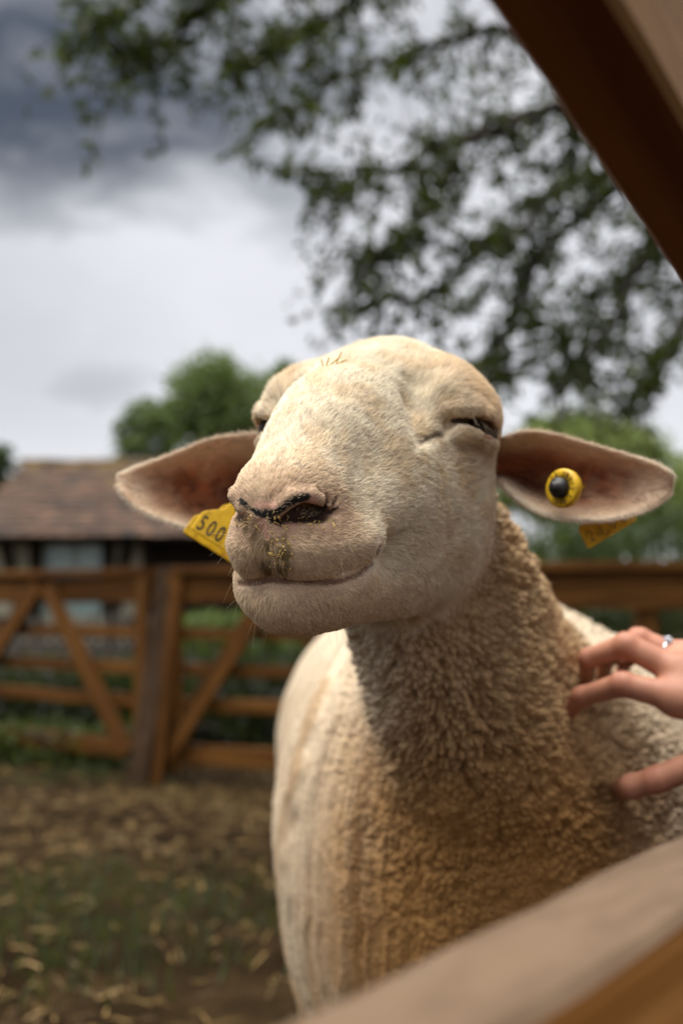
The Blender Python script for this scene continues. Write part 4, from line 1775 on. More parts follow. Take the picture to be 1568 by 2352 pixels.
def gate(G, label, braces, zs, off=0.0):
    root = empty('timber_gate', along(G, 0.5, 0))
    tag(root, label, 'gate')
    d = unit(G[1] - G[0])
    nrm = np.array([d[1], -d[0], 0])
    o_ = nrm * off
    for z0, z1 in zs:
        board('rail', along(G, 0, (z0 + z1) / 2) + o_, along(G, 1, (z0 + z1) / 2) + o_, 0.04, z1 - z0, root, MAT_RAIL, rough=0.002, seg=12)
    board('cap', along(G, 0, Z_TOP + 0.002) + o_ + nrm * 0.01, along(G, 1, Z_TOP + 0.002) + o_ + nrm * 0.01, 0.10, 0.036, root, MAT_RAIL, rough=0.002, seg=12)
    for t in (0.012, 0.988):
        board('stile', along(G, t, 0.04) + o_ + nrm * 0.035, along(G, t, Z_TOP - 0.02) + o_ + nrm * 0.035, 0.075, 0.03, root, MAT_RAIL, up=nrm, rough=0.001, seg=8)
    for t0, z0, t1, z1 in braces:
        board('brace', along(G, t0, z0) + o_ + nrm * 0.055, along(G, t1, z1) + o_ + nrm * 0.055, 0.085, 0.036, root, MAT_RAIL, up=nrm, rough=0.002, seg=10)
    return root


def t_of(G, px):
    """how far along a run a bearing meets it"""
    k = (px - 784) / FPX
    a, b = G
    return (a[0] - k * a[1]) / ((a[0] - k * a[1]) - (b[0] - k * b[1]))


RZ = [(0.825, 0.955), (0.650, 0.705), (0.475, 0.535), (0.315, 0.375), (0.070, 0.160)]
gate(G1, 'orange timber gate left of the leaning post, braces meeting in a peak', [
    (t_of(G1, 132), 0.90, t_of(G1, 322), 0.10), (t_of(G1, 105), 0.90, t_of(G1, -90), 0.10)], RZ)
gate(G2, 'orange timber gate between the leaning post and the sheep', [
    (t_of(G2, 640), 0.90, t_of(G2, 400), 0.10), (t_of(G2, 660), 0.90, t_of(G2, 880), 0.10)], RZ)
f3 = empty('yard_fence', along(G3, 0.3, 0))
tag(f3, 'orange board fence across the yard right of the sheep neck', 'fence')
d3 = unit(G3[1] - G3[0])
n3 = np.array([d3[1], -d3[0], 0])
board('cap', along(G3, 0, 0.978) + n3 * 0.01, along(G3, 1, 0.978) + n3 * 0.01, 0.11, 0.04, f3, MAT_RAIL, rough=0.002, seg=16)
for z0, z1 in ((0.795, 0.955), (0.50, 0.60), (0.32, 0.39), (0.07, 0.16)):
    board('rail', along(G3, 0, (z0 + z1) / 2), along(G3, 1, (z0 + z1) / 2), 0.04, z1 - z0, f3, MAT_RAIL, rough=0.002, seg=16)
for t in (0.02, 0.34, 0.66, 0.98):
    q = along(G3, t, 0)
    board('post', q - n3 * 0.06, q - n3 * 0.06 + (0, 0, 0.95), 0.09, 0.09, f3, MAT_RAIL, up=d3, rough=0.002, seg=6)
# the old post between the gates leans
pa, pb = at(330, 4.72, -0.03), at(392, 4.80, 0.99)
lp = empty('gate_post', (pa[0], pa[1], 0))
tag(lp, 'weathered brown gate post leaning between the two timber gates', 'post')
board('shaft', pa, pb, 0.115, 0.105, lp, MAT_POST, up=(1, 0, 0), rough=0.004, seg=14, bev=0.012, taper=0.12)
board('prop', at(368, 4.70, -0.02), at(404, 4.74, 0.86), 0.055, 0.05, lp, MAT_RAIL, up=(1, 0, 0), rough=0.003, seg=10, bev=0.004)
# ================================================================== ground, straw and grass
m_ = NT('trodden yard earth')
v = m_.coord()
n_big = m_.noise(v, 0.9, 4, 0.6)
n_mid = m_.noise(v, 6.0, 5, 0.65)
n_fin = m_.noise(v, 45.0, 4, 0.7)
c = m_.ramp(n_mid, [(0.30, (0.009, 0.005, 0.002)), (0.52, (0.024, 0.014, 0.006)), (0.75, (0.058, 0.036, 0.015))])
c = m_.mix(m_.ramp(n_big, [(0.45, 0.0), (0.62, 0.55)]), c, (0.066, 0.043, 0.018))
c = m_.mix(0.5, c, m_.ramp(n_fin, [(0.3, 0.4), (0.7, 1.0)]), 'MULTIPLY')
m_.p(Base_Color=c, Roughness=0.95, Specular_IOR_Level=0.04)
m_.bump(n_fin, 0.8, 0.03)
MAT_GROUND = m_.m
# one sheet: fine near the pen, coarse out to the horizon
gx = np.concatenate([-np.geomspace(900, 4.2, 18), np.linspace(-4, 4, 121), np.geomspace(4.2, 900, 18)])
gy = np.concatenate([-np.geomspace(300, 1.2, 12), np.linspace(-1, 8, 136), np.geomspace(8.4, 1500, 22)])
GX, GY = np.meshgrid(gx, gy, indexing='ij')
gp = np.stack([GX, GY, 0 * GX], -1).reshape(-1, 3)


def ground_z(p):
    near = sstep(16, 7, np.abs(p[:, 1])) * sstep(9, 4, np.abs(p[:, 0]))
    q = np.c_[p[:, :2], np.zeros(len(p))]
    return near * (0.05 * (fbm(q * 1.7, 301, 4) - 0.5) + 0.03 * (fbm(q * 9, 305, 2) - 0.5)) - 0.012


gp[:, 2] = ground_z(gp)
nx, ny = len(gx), len(gy)
ii = np.arange(nx * ny).reshape(nx, ny)
gf = np.stack([ii[:-1, :-1], ii[1:, :-1], ii[1:, 1:], ii[:-1, 1:]], -1).reshape(-1, 4)
gr = link('ground', mesh_from('ground', gp, gf), mat=MAT_GROUND)
tag(gr, 'brown trodden earth of the sheep yard', kind='structure')


def blades(n, roots, dirs, lens, wid, bend, tw):
    """flat bent strips: three cross rows each"""
    side = unit(np.cross(dirs, np.array([0, 0, 1.0])) + 1e-6) * np.cos(tw)[:, None] + np.array([0, 0, 1.0]) * np.sin(tw)[:, None]
    rows = []
    for k, s in enumerate((0.0, 0.5, 1.0)):
        c = roots + dirs * (lens * s)[:, None] + np.array([0, 0, 1.0]) * (bend * lens * s * (1 - s) * 2)[:, None]
        w_ = (wid * (1.0 if k < 2 else 0.35) / 2)[:, None]
        rows += [c - side * w_, c + side * w_]
    V_ = np.stack(rows, 1).reshape(-1, 3)
    b = np.arange(n)[:, None] * 6
    F_ = np.concatenate([b + np.array([0, 1, 3, 2]), b + np.array([2, 3, 5, 4])])
    return V_, F_


def grassy(p):
    """where grass has held on: the middle of the yard and the foot of the far fence"""
    q = np.c_[p[:, :2], np.zeros(len(p))]
    a = sstep(0.95, 0.25, np.hypot((p[:, 0] + 0.62) / 0.75, (p[:, 1] - 2.75) / 0.75))
    b = sstep(0.55, 0.15, np.abs(p[:, 1] - 4.75 + 0.55 * (p[:, 0] + 0.9))) * sstep(-0.6, -1.6, p[:, 0])
    c_ = sstep(0.5, 0.1, np.hypot((p[:, 0] + 0.05) / 0.35, (p[:, 1] - 2.45) / 0.4))
    return np.clip(np.maximum(np.maximum(a, b), c_) * sstep(0.30, 0.55, fbm(q * 3.2, 311)) * 1.4, 0, 1)


# straw
n = 15000
rx = rng.uniform(-2.6, 2.0, n)
ry = 0.9 + 4.6 * rng.random(n) ** 1.15
rt = np.stack([rx, ry, np.zeros(n)], 1)
dens = 0.30 + 0.70 * sstep(0.40, 0.62, fbm(rt * 1.3, 321)) + 2.2 * sstep(0.55, 0.1, np.abs(ry - 3.95 - 0.25 * rx)) + 0.25 * sstep(2.3, 1.6, ry)
dens = dens * (1 - 0.65 * grassy(rt))
keep = rng.random(n) < dens
rt = rt[keep]
n = len(rt)
rt[:, 2] = ground_z(rt) + 0.004 + 0.018 * rng.random(n) ** 2
th = rng.uniform(0, 2 * math.pi, n)
dz = rng.normal(0, 0.16, n)
dirs = unit(np.stack([np.cos(th), np.sin(th), dz], 1))
lens = rng.uniform(0.025, 0.10, n) * (0.55 + 0.45 * sstep(1.2, 3.0, rt[:, 1]))
Vs, Fs = blades(n, rt, dirs, lens, rng.uniform(0.0016, 0.0038, n), rng.normal(0.05, 0.10, n), rng.uniform(-0.5, 0.5, n))
ms = mesh_from('straw', Vs, Fs)
sc_ = np.repeat(lerp(np.tile(np.array([0.07, 0.043, 0.015]), (n, 1)), (0.42, 0.270, 0.088), rng.random(n) ** 1.5), 6, 0)
set_col(ms, 'col', sc_)
m_ = NT('straw')
m_.p(Base_Color=m_.attr('col'), Roughness=0.55, Specular_IOR_Level=0.4)
so = link('straw', ms, mat=m_.m)
tag(so, 'dry straw scattered over the yard', 'straw', kind='stuff')
# grass
n = 52000
rt = np.stack([rng.uniform(-2.8, 1.4, n), rng.uniform(1.5, 5.9, n), np.zeros(n)], 1)
keep = rng.random(n) < grassy(rt) * 0.65
rt = rt[keep]
n = len(rt)
rt[:, 2] = ground_z(rt) - 0.004
th = rng.uniform(0, 2 * math.pi, n)
dirs = unit(np.stack([np.cos(th) * 0.55, np.sin(th) * 0.55, np.ones(n)], 1))
lens = rng.uniform(0.025, 0.075, n)
Vs, Fs = blades(n, rt, dirs, lens, rng.uniform(0.003, 0.006, n), rng.normal(-0.1, 0.15, n), rng.uniform(-0.2, 0.2, n))
mg = mesh_from('grass', Vs, Fs)
set_col(mg, 'col', np.repeat(lerp(np.tile(np.array([0.012, 0.022, 0.004]), (n, 1)), (0.045, 0.056, 0.010), rng.random(n) ** 2), 6, 0))


def leaf_material(name, trans=0.35, tint=(0.25, 0.35, 0.05), rough=0.5):
    m_ = NT(name)
    a_ = m_.attr('col')
    m_.p(Base_Color=a_, Roughness=rough, Specular_IOR_Level=0.35)
    t_ = m_.new('ShaderNodeBsdfTranslucent')
    m_.l.new(m_.mix(0.25, a_, tint), t_.inputs[0])
    x_ = m_.new('ShaderNodeMixShader')
    x_.inputs[0].default_value = trans
    m_.l.new(m_.b.outputs[0], x_.inputs[1])
    m_.l.new(t_.outputs[0], x_.inputs[2])
    m_.l.new(x_.outputs[0], m_.out.inputs[0])
    return m_.m


MAT_LEAF = leaf_material('green leaves')
go = link('grass', mg, mat=MAT_LEAF)
tag(go, 'short dark green grass in patches on the yard', 'grass', kind='stuff')
# ================================================================== the barn behind the yard
def box_mesh(name, sx, sy, sz, bev=0.0, seg=1):
    bm = bmesh.new()
    bmesh.ops.create_cube(bm, size=1.0)
    for v in bm.verts:
        v.co = Vector((v.co.x * sx, v.co.y * sy, v.co.z * sz))
    if bev:
        bmesh.ops.bevel(bm, geom=bm.edges[:], offset=bev, segments=seg, affect='EDGES')
    me_ = bpy.data.meshes.new(name)
    bm.to_mesh(me_)
    bm.free()
    return me_


def solid(name, lo, hi, mat, parent, bev=0.0):
    lo, hi = np.array(lo, float), np.array(hi, float)
    o = link(name, box_mesh(name, *(hi - lo), bev), mat=mat)
    o.location = (lo + hi) / 2
    bpy.context.view_layer.update()
    return child(o, parent)


BY = 16.6                                            # front wall of the barn
EAVE_Y, EAVE_Z = 16.0, pz(1232, 16.0)
RID_Y, RID_Z = 19.0, pz(1064, 19.0)
BX0, BX1 = -6.15, 1.2
m_ = NT('lime plaster')
nz = m_.noise(m_.coord(), 2.5, 5, 0.6)
m_.p(Base_Color=m_.ramp(nz, [(0.3, (0.22, 0.20, 0.135)), (0.6, (0.38, 0.35, 0.25)), (0.8, (0.46, 0.43, 0.33))]), Roughness=0.9)
m_.bump(m_.noise(m_.coord(), 30, 4), 0.3, 0.01)
MAT_PLASTER = m_.m
MAT_TIMBER = wood('tarred timber', (0.012, 0.009, 0.007), (0.026, 0.019, 0.014), (0.045, 0.032, 0.022), 0.85)
MAT_GLASS = NT('window glass').p(Base_Color=(0.30, 0.42, 0.40), Roughness=0.12, Specular_IOR_Level=0.6).m
MAT_CURTAIN = NT('pale curtain').p(Base_Color=(0.55, 0.68, 0.62), Roughness=0.9).m
MAT_WHITE = NT('window paint').p(Base_Color=(0.35, 0.42, 0.38), Roughness=0.6).m
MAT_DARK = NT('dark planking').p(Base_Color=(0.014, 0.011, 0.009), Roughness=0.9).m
m_ = NT('old clay tile')
rnd = m_.info()
gw = m_.new('ShaderNodeNewGeometry').outputs['Position']
moss = m_.noise(gw, 1.5, 4, 0.65)
spz = m_.new('ShaderNodeSeparateXYZ')
m_.l.new(gw, spz.inputs[0])
mossy = m_.math('ADD', moss, m_.math('MULTIPLY', m_.math('SUBTRACT', spz.outputs[2], RID_Z - 0.35), 0.28))
c = m_.ramp(rnd, [(0.0, (0.035, 0.018, 0.011)), (0.3, (0.105, 0.050, 0.027)), (0.55, (0.030, 0.020, 0.014)), (0.75, (0.150, 0.078, 0.042)), (1.0, (0.060, 0.036, 0.024))])
c = m_.mix(m_.ramp(mossy, [(0.50, 0.0), (0.68, 0.8)]), c, (0.17, 0.105, 0.020))
c = m_.mix(0.8, c, m_.ramp(m_.noise(gw, 5, 4, 0.65), [(0.35, 0.30), (0.65, 1.0)]), 'MULTIPLY')
m_.p(Base_Color=c, Roughness=0.9)
MAT_TILE = m_.m
barn = empty('barn', ((BX0 + BX1) / 2, BY, 0))
tag(barn, 'low half-timbered barn with mossy brown tiled roof behind the gates', 'barn')
# plaster walls, with the window and the dark doorway left open
WX0, WX1 = (96 - 784) / FPX * BY, (238 - 784) / FPX * BY
WZ0, WZ1 = pz(1415, BY), pz(1243, BY)
DX0, DX1 = (352 - 784) / FPX * BY, (640 - 784) / FPX * BY
WT = pz(1225, BY)
X0, X1 = BX0 + 0.25, BX1 - 0.25
wl_ = [((X0, 0), (WX0, WT)), ((WX1, 0), (DX0, WT)), ((DX1, 0), (X1, WT)), ((WX0, 0), (WX1, WZ0)), ((WX0, WZ1), (WX1, WT)), ((DX0, WT - 0.10), (DX1, WT))]
for (xa, za), (xb, zb) in wl_:
    solid('wall', (xa, BY, za), (xb, BY + 0.25, zb), MAT_PLASTER, barn)
solid('wall', (X0, RID_Y + 2.2, 0), (X1, RID_Y + 2.45, WT), MAT_PLASTER, barn)
# end walls with their gables
for xa in (X0, X1 - 0.25):
    bm = bmesh.new()
    prof = [(BY + 0.26, 0), (RID_Y + 2.19, 0), (RID_Y + 2.19, WT), (RID_Y, RID_Z - 0.22), (BY + 0.26, WT)]
    f0 = [bm.verts.new((xa, y, z)) for y, z in prof]
    f1 = [bm.verts.new((xa + 0.25, y, z)) for y, z in prof]
    bm.faces.new(f0)
    bm.faces.new(f1[::-1])
    for i in range(5):
        bm.faces.new((f0[i], f1[i], f1[(i + 1) % 5], f0[(i + 1) % 5]))
    bmesh.ops.recalc_face_normals(bm, faces=bm.faces)
    gm = bpy.data.meshes.new('gable_wall')
    bm.to_mesh(gm)
    bm.free()
    child(link('gable_wall', gm, mat=MAT_PLASTER), barn)
# timber frame, proud of the plaster
def timber(px0, py0, px1, py1, w_=0.20):
    a = np.array([(px0 - 784) / FPX * BY, BY - 0.02, pz(py0, BY)])
    b = np.array([(px1 - 784) / FPX * BY, BY - 0.02, pz(py1, BY)])
    board('timber', a, b, 0.10, w_, barn, MAT_TIMBER, up=(1, 0, 0) if abs(px1 - px0) < abs(py1 - py0) else (0, 0, 1), seg=4, bev=0.01, rough=0.006)


ZB = 1385 + CAM_Z * FPX / BY                         # the row where the wall meets the ground
timber(-60, 1236, 640, 1236, 0.17)
timber(-60, ZB - 10, 352, ZB - 10, 0.18)
for x in (-55, 84, 250, 342):
    timber(x, 1246, x, ZB - 22, 0.20)
timber(12, 1246, 52, 1400, 0.17)
timber(296, 1246, 268, 1400, 0.17)
timber(700, 1246, 700, ZB - 22, 0.20)
timber(-60, 1425, 84, 1425, 0.14)
timber(250, 1425, 342, 1425, 0.14)
# doorway: planked door standing in the shade
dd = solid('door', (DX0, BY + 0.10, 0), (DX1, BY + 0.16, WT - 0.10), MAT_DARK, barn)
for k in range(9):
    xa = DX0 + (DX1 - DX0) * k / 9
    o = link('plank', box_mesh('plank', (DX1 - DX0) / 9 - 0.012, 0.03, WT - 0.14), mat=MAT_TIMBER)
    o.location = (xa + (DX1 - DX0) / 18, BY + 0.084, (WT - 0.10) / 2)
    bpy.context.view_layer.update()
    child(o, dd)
# window
win = solid('window', (WX0, BY + 0.15, WZ0), (WX1, BY + 0.19, WZ1), MAT_CURTAIN, barn)
wm = (WX0 + WX1) / 2
for xa, xb in ((WX0 + 0.06, wm - 0.04), (wm + 0.04, WX1 - 0.06)):
    zc = (WZ0 + WZ1) / 2
    for za, zb in ((WZ0 + 0.06, zc - 0.02), (zc + 0.02, WZ1 - 0.06)):
        o = link('pane', box_mesh('pane', xb - xa, 0.008, zb - za), mat=MAT_GLASS)
        o.location = ((xa + xb) / 2, BY + 0.135, (za + zb) / 2)
        bpy.context.view_layer.update()
        child(o, win)
for xa, xb, za, zb in ((WX0, WX0 + 0.06, WZ0, WZ1), (WX1 - 0.06, WX1, WZ0, WZ1), (wm - 0.04, wm + 0.04, WZ0, WZ1), (WX0 + 0.06, wm - 0.04, WZ1 - 0.06, WZ1), (wm + 0.04, WX1 - 0.06, WZ1 - 0.06, WZ1), (WX0 + 0.06, wm - 0.04, WZ0, WZ0 + 0.06), (wm + 0.04, WX1 - 0.06, WZ0, WZ0 + 0.06)):
    o = link('frame', box_mesh('frame', xb - xa, 0.05, zb - za), mat=MAT_WHITE)
    o.location = ((xa + xb) / 2, BY + 0.12, (za + zb) / 2)
    bpy.context.view_layer.update()
    child(o, win)
# roof: boarding and tiles
sl = math.atan2(RID_Z - EAVE_Z, RID_Y - EAVE_Y)
LEN = math.hypot(RID_Z - EAVE_Z, RID_Y - EAVE_Y)
roof = empty('roof', ((BX0 + BX1) / 2, EAVE_Y, EAVE_Z))
roof = child(roof, barn)
bpy.context.view_layer.update()
for sgn in (1, -1):
    bm_o = link('roof_boards', box_mesh('roof_boards', BX1 - BX0, LEN, 0.06), mat=MAT_TIMBER)
    cy = (EAVE_Y + RID_Y) / 2 if sgn > 0 else RID_Y + (RID_Y - EAVE_Y) / 2
    bm_o.location = ((BX0 + BX1) / 2, cy, (EAVE_Z + RID_Z) / 2 - 0.06)
    bm_o.rotation_euler = (sl * sgn, 0, 0)
    bpy.context.view_layer.update()
    child(bm_o, roof)
TW, TE = 0.26, 0.235                                 # tile width and exposed length
bm = bmesh.new()
npt = 5
for k in range(2):
    for i in range(npt):
        x = -TW / 2 + 0.006 + (TW - 0.012) * i / (npt - 1)
        crown_ = 0.012 * (1 - (2 * i / (npt - 1) - 1) ** 2)
        tail = -0.02 * (1 - (2 * i / (npt - 1) - 1) ** 2)
        for y, z in ((tail, 0.022 + crown_), (TE * 1.35, 0.004 + crown_ * 0.5)):
            bm.verts.new((x, y, z - 0.016 * k))
bm.verts.ensure_lookup_table()
V_ = list(bm.verts)
for i in range(npt - 1):
    a, b, c_, d_ = 2 * i, 2 * i + 2, 2 * i + 3, 2 * i + 1
    bm.faces.new((V_[a], V_[b], V_[c_], V_[d_]))
    o2 = npt * 2
    bm.faces.new((V_[a + o2], V_[d_ + o2], V_[c_ + o2], V_[b + o2]))
    bm.faces.new((V_[a], V_[a + o2], V_[b + o2], V_[b]))
    bm.faces.new((V_[d_], V_[c_], V_[c_ + o2], V_[d_ + o2]))
for i in (0, npt - 1):
    bm.faces.new((V_[2 * i], V_[2 * i + 1], V_[2 * i + 1 + npt * 2], V_[2 * i + npt * 2]))
bmesh.ops.recalc_face_normals(bm, faces=bm.faces)
tile_me = bpy.data.meshes.new('roof_tile')
bm.to_mesh(tile_me)
bm.free()
tile_me.materials.append(MAT_TILE)
Rx = Matrix.Rotation(sl, 4, 'X')
TIL = []
nrow = int(LEN / TE)
tri = random.Random(5)
for j in range(nrow):
    x = BX0 + (TW / 2 if j % 2 else 0.0)
    while x < BX1:
        loc = Vector((x + TW / 2, EAVE_Y - 0.05 + math.cos(sl) * j * TE, EAVE_Z - 0.03 + math.sin(sl) * j * TE))
        loc.z += 0.022 + tri.uniform(-0.006, 0.010)
        px_ = 784 + FPX * loc.x / loc.y
        M_ = Matrix.Translation(loc) @ Rx @ Matrix.Rotation(tri.uniform(-0.03, 0.03), 4, 'Z') @ Matrix.Rotation(tri.uniform(-0.02, 0.03), 4, 'X')
        TIL.append((px_, M_))
        x += TW
seen_t = [t for t in TIL if -30 < t[0] < 420]
seen_t = sorted(seen_t, key=lambda t: abs(t[0] - 190))[:300]
ids = {id(t) for t in seen_t}
PI_ = roof.matrix_world.inverted()
for t in seen_t:
    o = bpy.data.objects.new('roof_tile', tile_me)
    COL.objects.link(o)
    o.parent = roof
    o.matrix_basis = PI_ @ t[1]
tc_ = coords(tile_me)
tf = [tuple(p_.vertices) for p_ in tile_me.polygons]
V_, F_ = [], []
for t in TIL:
    if id(t) in ids:
        continue
    A = np.array(t[1])
    b = len(V_) * len(tc_)
    V_.append(tc_ @ A[:3, :3].T + A[:3, 3])
    F_ += [tuple(i + b for i in f) for f in tf]
# the far slope, and the ridge
M2_ = Matrix.Rotation(-sl, 4, 'X') @ Matrix.Rotation(math.pi, 4, 'Z')
for j in range(nrow):
    x = BX0 + (TW / 2 if j % 2 else 0.0)
    while x < BX1:
        A = np.array(Matrix.Translation(Vector((x + TW / 2, 2 * RID_Y - EAVE_Y + 0.05 - math.cos(sl) * j * TE, EAVE_Z - 0.01 + math.sin(sl) * j * TE))) @ M2_)
        b = len(V_) * len(tc_)
        V_.append(tc_ @ A[:3, :3].T + A[:3, 3])
        F_ += [tuple(i + b for i in f) for f in tf]
        x += TW
rest = bpy.data.meshes.new('more_tiles')
rest.from_pydata(np.concatenate(V_).tolist(), [], F_)
ro_ = child(link('more_tiles', rest, mat=MAT_TILE), roof)
ro_['kind'] = 'stuff'
bm = bmesh.new()
for i in range(8):
    t = math.pi * i / 7
    for x in (0, 0.40):
        bm.verts.new((x, math.cos(t) * (0.13 - 0.02 * (x > 0)), math.sin(t) * (0.11 - 0.02 * (x > 0)) - 0.02))
V_ = list(bm.verts)
for i in range(7):
    bm.faces.new((V_[2 * i], V_[2 * i + 1], V_[2 * i + 3], V_[2 * i + 2]))
bm.faces.new([V_[2 * i] for i in range(8)])
rm = bpy.data.meshes.new('ridge_tile')
bm.to_mesh(rm)
bm.free()
rm.materials.append(MAT_TILE)
x = BX0
while x < BX1:
    o = bpy.data.objects.new('ridge_tile', rm)
    COL.objects.link(o)
    o.parent = roof
    o.matrix_basis = PI_ @ Matrix.Translation(Vector((x, RID_Y, RID_Z + 0.01 + tri.uniform(-0.01, 0.015))))
    x += 0.385
# ================================================================== trees, hedge and garden plants
LEAF_T = np.array([[0, 0, 0], [0.30, 0.42, 0.06], [0, 1, -0.06], [-0.30, 0.42, 0.06], [0, 0.45, -0.03]])
LEAF_F = np.array([[0, 1, 4], [1, 2, 4], [2, 3, 4], [3, 0, 4]])


def leaves(name, pos, size, cols, hang=0.3, long=1.0):
    n = len(pos)
    d = rng.normal(size=(n, 3))
    d[:, 2] -= hang * 1.5
    ey = unit(d)
    ex = unit(np.cross(ey, rng.normal(size=(n, 3))))
    ez = np.cross(ex, ey)
    T = LEAF_T * np.array([1, long, 1])
    V_ = pos[:, None] + size[:, None, None] * (T[None, :, 0:1] * ex[:, None] + T[None, :, 1:2] * ey[:, None] + T[None, :, 2:3] * ez[:, None])
    F_ = (np.arange(n)[:, None, None] * 5 + LEAF_F[None]).reshape(-1, 3)
    me_ = mesh_from(name, V_.reshape(-1, 3), F_, smooth=False)
    set_col(me_, 'col', np.repeat(cols, 5, 0))
    return me_


def limb(V_, F_, pts, rad, seg=6):
    pts = np.array(pts)
    b0 = sum(len(v) for v in V_)
    ring = []
    for i, p_ in enumerate(pts):
        d = unit(pts[min(i + 1, len(pts) - 1)] - pts[max(i - 1, 0)])
        a = unit(np.cross(d, np.array([0.31, 0.2, 0.93])))
        b = np.cross(d, a)
        t = np.linspace(0, 2 * math.pi, seg, endpoint=False)
        ring.append(p_ + rad[i] * (np.cos(t)[:, None] * a + np.sin(t)[:, None] * b))
    V_.append(np.concatenate(ring))
    for i in range(len(pts) - 1):
        for j in range(seg):
            F_.append((b0 + i * seg + j, b0 + i * seg + (j + 1) % seg, b0 + (i + 1) * seg + (j + 1) % seg, b0 + (i + 1) * seg + j))


m_ = NT('bark')
nz = m_.noise(m_.mapping(m_.coord(), (9, 9, 2)), 2.0, 5, 0.65)
m_.p(Base_Color=m_.ramp(nz, [(0.3, (0.018, 0.014, 0.010)), (0.7, (0.065, 0.050, 0.036))]), Roughness=0.95)
m_.bump(nz, 0.8, 0.05)
MAT_BARK = m_.m


def wander(a, b, n, amp, seed, sag=0.0):
    t = np.linspace(0, 1, n)
    p_ = a + (b - a) * t[:, None]
    w_ = np.stack([vnoise(np.c_[t * 5 + seed, 0 * t + k * 7.7, 0 * t + seed], 400 + k) - 0.5 for k in range(3)], 1)
    p_ = p_ + w_ * amp * np.sin(np.pi * t)[:, None] ** 0.5
    p_[:, 2] -= sag * t * t
    return p_


# ---------------- the tree whose boughs hang over the yard
def boughs():
    """limbs from a trunk out of the picture on the right, then twigs hung with leaves"""
    TR = np.array([3.35, 6.2, 0.0])
    crown_b = TR + np.array([0.1, 0, 3.2])
    V_, F_ = [], []
    limb(V_, F_, wander(TR, crown_b, 9, 0.25, 1.0), np.linspace(0.26, 0.17, 9), 10)
    top_ = wander(crown_b, crown_b + np.array([0.3, 0.4, 3.2]), 13, 0.5, 2.0)
    limb(V_, F_, top_, np.linspace(0.17, 0.03, 13), 8)
    low_ = wander(TR, crown_b, 9, 0.25, 1.0)
    stem_ = np.concatenate([low_[6:], top_[1:11]])
    # (bearing, distance) way points for each limb
    runs = [
        [(1500, 380, 6.0), (1300, 420, 5.7), (1130, 560, 5.4), (960, 700, 5.2), (800, 720, 5.1)],
        [(1450, 250, 6.1), (1200, 260, 5.8), (1000, 330, 5.5), (820, 420, 5.3), (690, 430, 5.2)],
        [(1350, 40, 6.3), (1130, 70, 6.0), (930, 120, 5.6), (740, 200, 5.3), (600, 300, 5.2)],
        [(1200, -150, 6.4), (950, -90, 6.0), (640, -60, 5.6), (350, -20, 5.3), (170, 60, 5.2)],
        [(1250, 560, 5.9), (1180, 700, 5.6), (1150, 800, 5.4), (1180, 900, 5.3)],
        [(1500, 560, 6.0), (1420, 720, 5.7), (1330, 820, 5.5), (1270, 880, 5.4)],
        [(1620, 640, 6.0), (1560, 760, 5.7), (1500, 860, 5.6), (1480, 930, 5.5)],
        [(900, -60, 6.0), (760, 40, 5.7), (640, 110, 5.5), (500, 150, 5.4)],
        [(1050, 330, 5.5), (1000, 480, 5.4), (900, 570, 5.3), (820, 620, 5.2)],
        [(560, -40, 5.6), (430, 40, 5.5), (330, 110, 5.4), (280, 180, 5.3)],
        [(1350, 100, 6.2), (1330, 300, 6.0), (1280, 480, 5.9), (1200, 640, 5.8)],
        [(1700, 300, 6.4), (1560, 480, 6.2), (1450, 620, 6.1), (1330, 700, 6.0)],
    ]
    # boughs above the picture that reach out over the yard and its far fence
    runs += [[(1300, -420, 6.2), (950, -430, 5.6), (600, -420, 5.1), (250, -400, 4.8), (-50, -380, 4.6)],
             [(1300, -560, 6.0), (1000, -600, 5.0), (700, -640, 4.3), (400, -640, 3.9)],
             [(1200, -300, 6.6), (800, -330, 6.3), (350, -340, 6.0), (-100, -320, 5.8), (-400, -280, 5.6)],
             [(1500, -500, 5.8), (1350, -640, 4.9), (1150, -760, 4.2), (1000, -820, 3.8)],
             [(1000, -700, 6.4), (600, -650, 6.0), (200, -640, 5.6), (-200, -600, 5.3)]]
    tw_p = []
    runs = [[P(*q) for q in r_] for r_ in runs]
    for k in range(11):                               # the side of the crown away from the yard
        a_ = 2.4 * k
        o_ = crown_b + np.array([0.3, 0.3, 0.4 + 0.26 * k])
        d_ = np.array([0.55 + 0.6 * math.cos(a_), 0.9 * math.sin(a_), 0.25])
        runs.append([o_ + d_ * s_ * np.array([1, 1, 1 - 0.25 * s_]) for s_ in (0.8, 1.4, 2.0, 2.5)])
    for k, w3 in enumerate(runs):
        s0 = stem_[min(len(stem_) - 1, int((w3[0][2] - 1.0) / 5.5 * len(stem_)) + (k * 5) % 3)]
        w3 = [s0 + (w3[0] - s0) * 0.5 + np.array([0, 0, 0.30])] + w3
        path = np.concatenate([wander(w3[i], w3[i + 1], 6, 0.12, k * 3.1 + i)[:-1] for i in range(len(w3) - 1)] + [w3[-1][None]])
        path = np.concatenate([[s0], path])
        rad = np.linspace(0.040, 0.006, len(path))
        limb(V_, F_, path, rad, 6)
        # twigs
        lead = 4
        for i in range(lead, len(path) - 1):
            f = (i - lead) / (len(path) - lead)
            for _ in range(3 if k < 17 else 2):
                d = unit(rng.normal(size=3) + np.array([-0.5, -0.2, -0.35]))
                L = random.uniform(0.18, 0.55)
                tp = wander(path[i], path[i] + d * L, 6, 0.10, random.random() * 90, 0.10)
                limb(V_, F_, tp, np.linspace(0.006, 0.002, 6), 4)
                tw_p.append(tp)
        tw_p.append(path[-6:])
    return V_, F_, tw_p


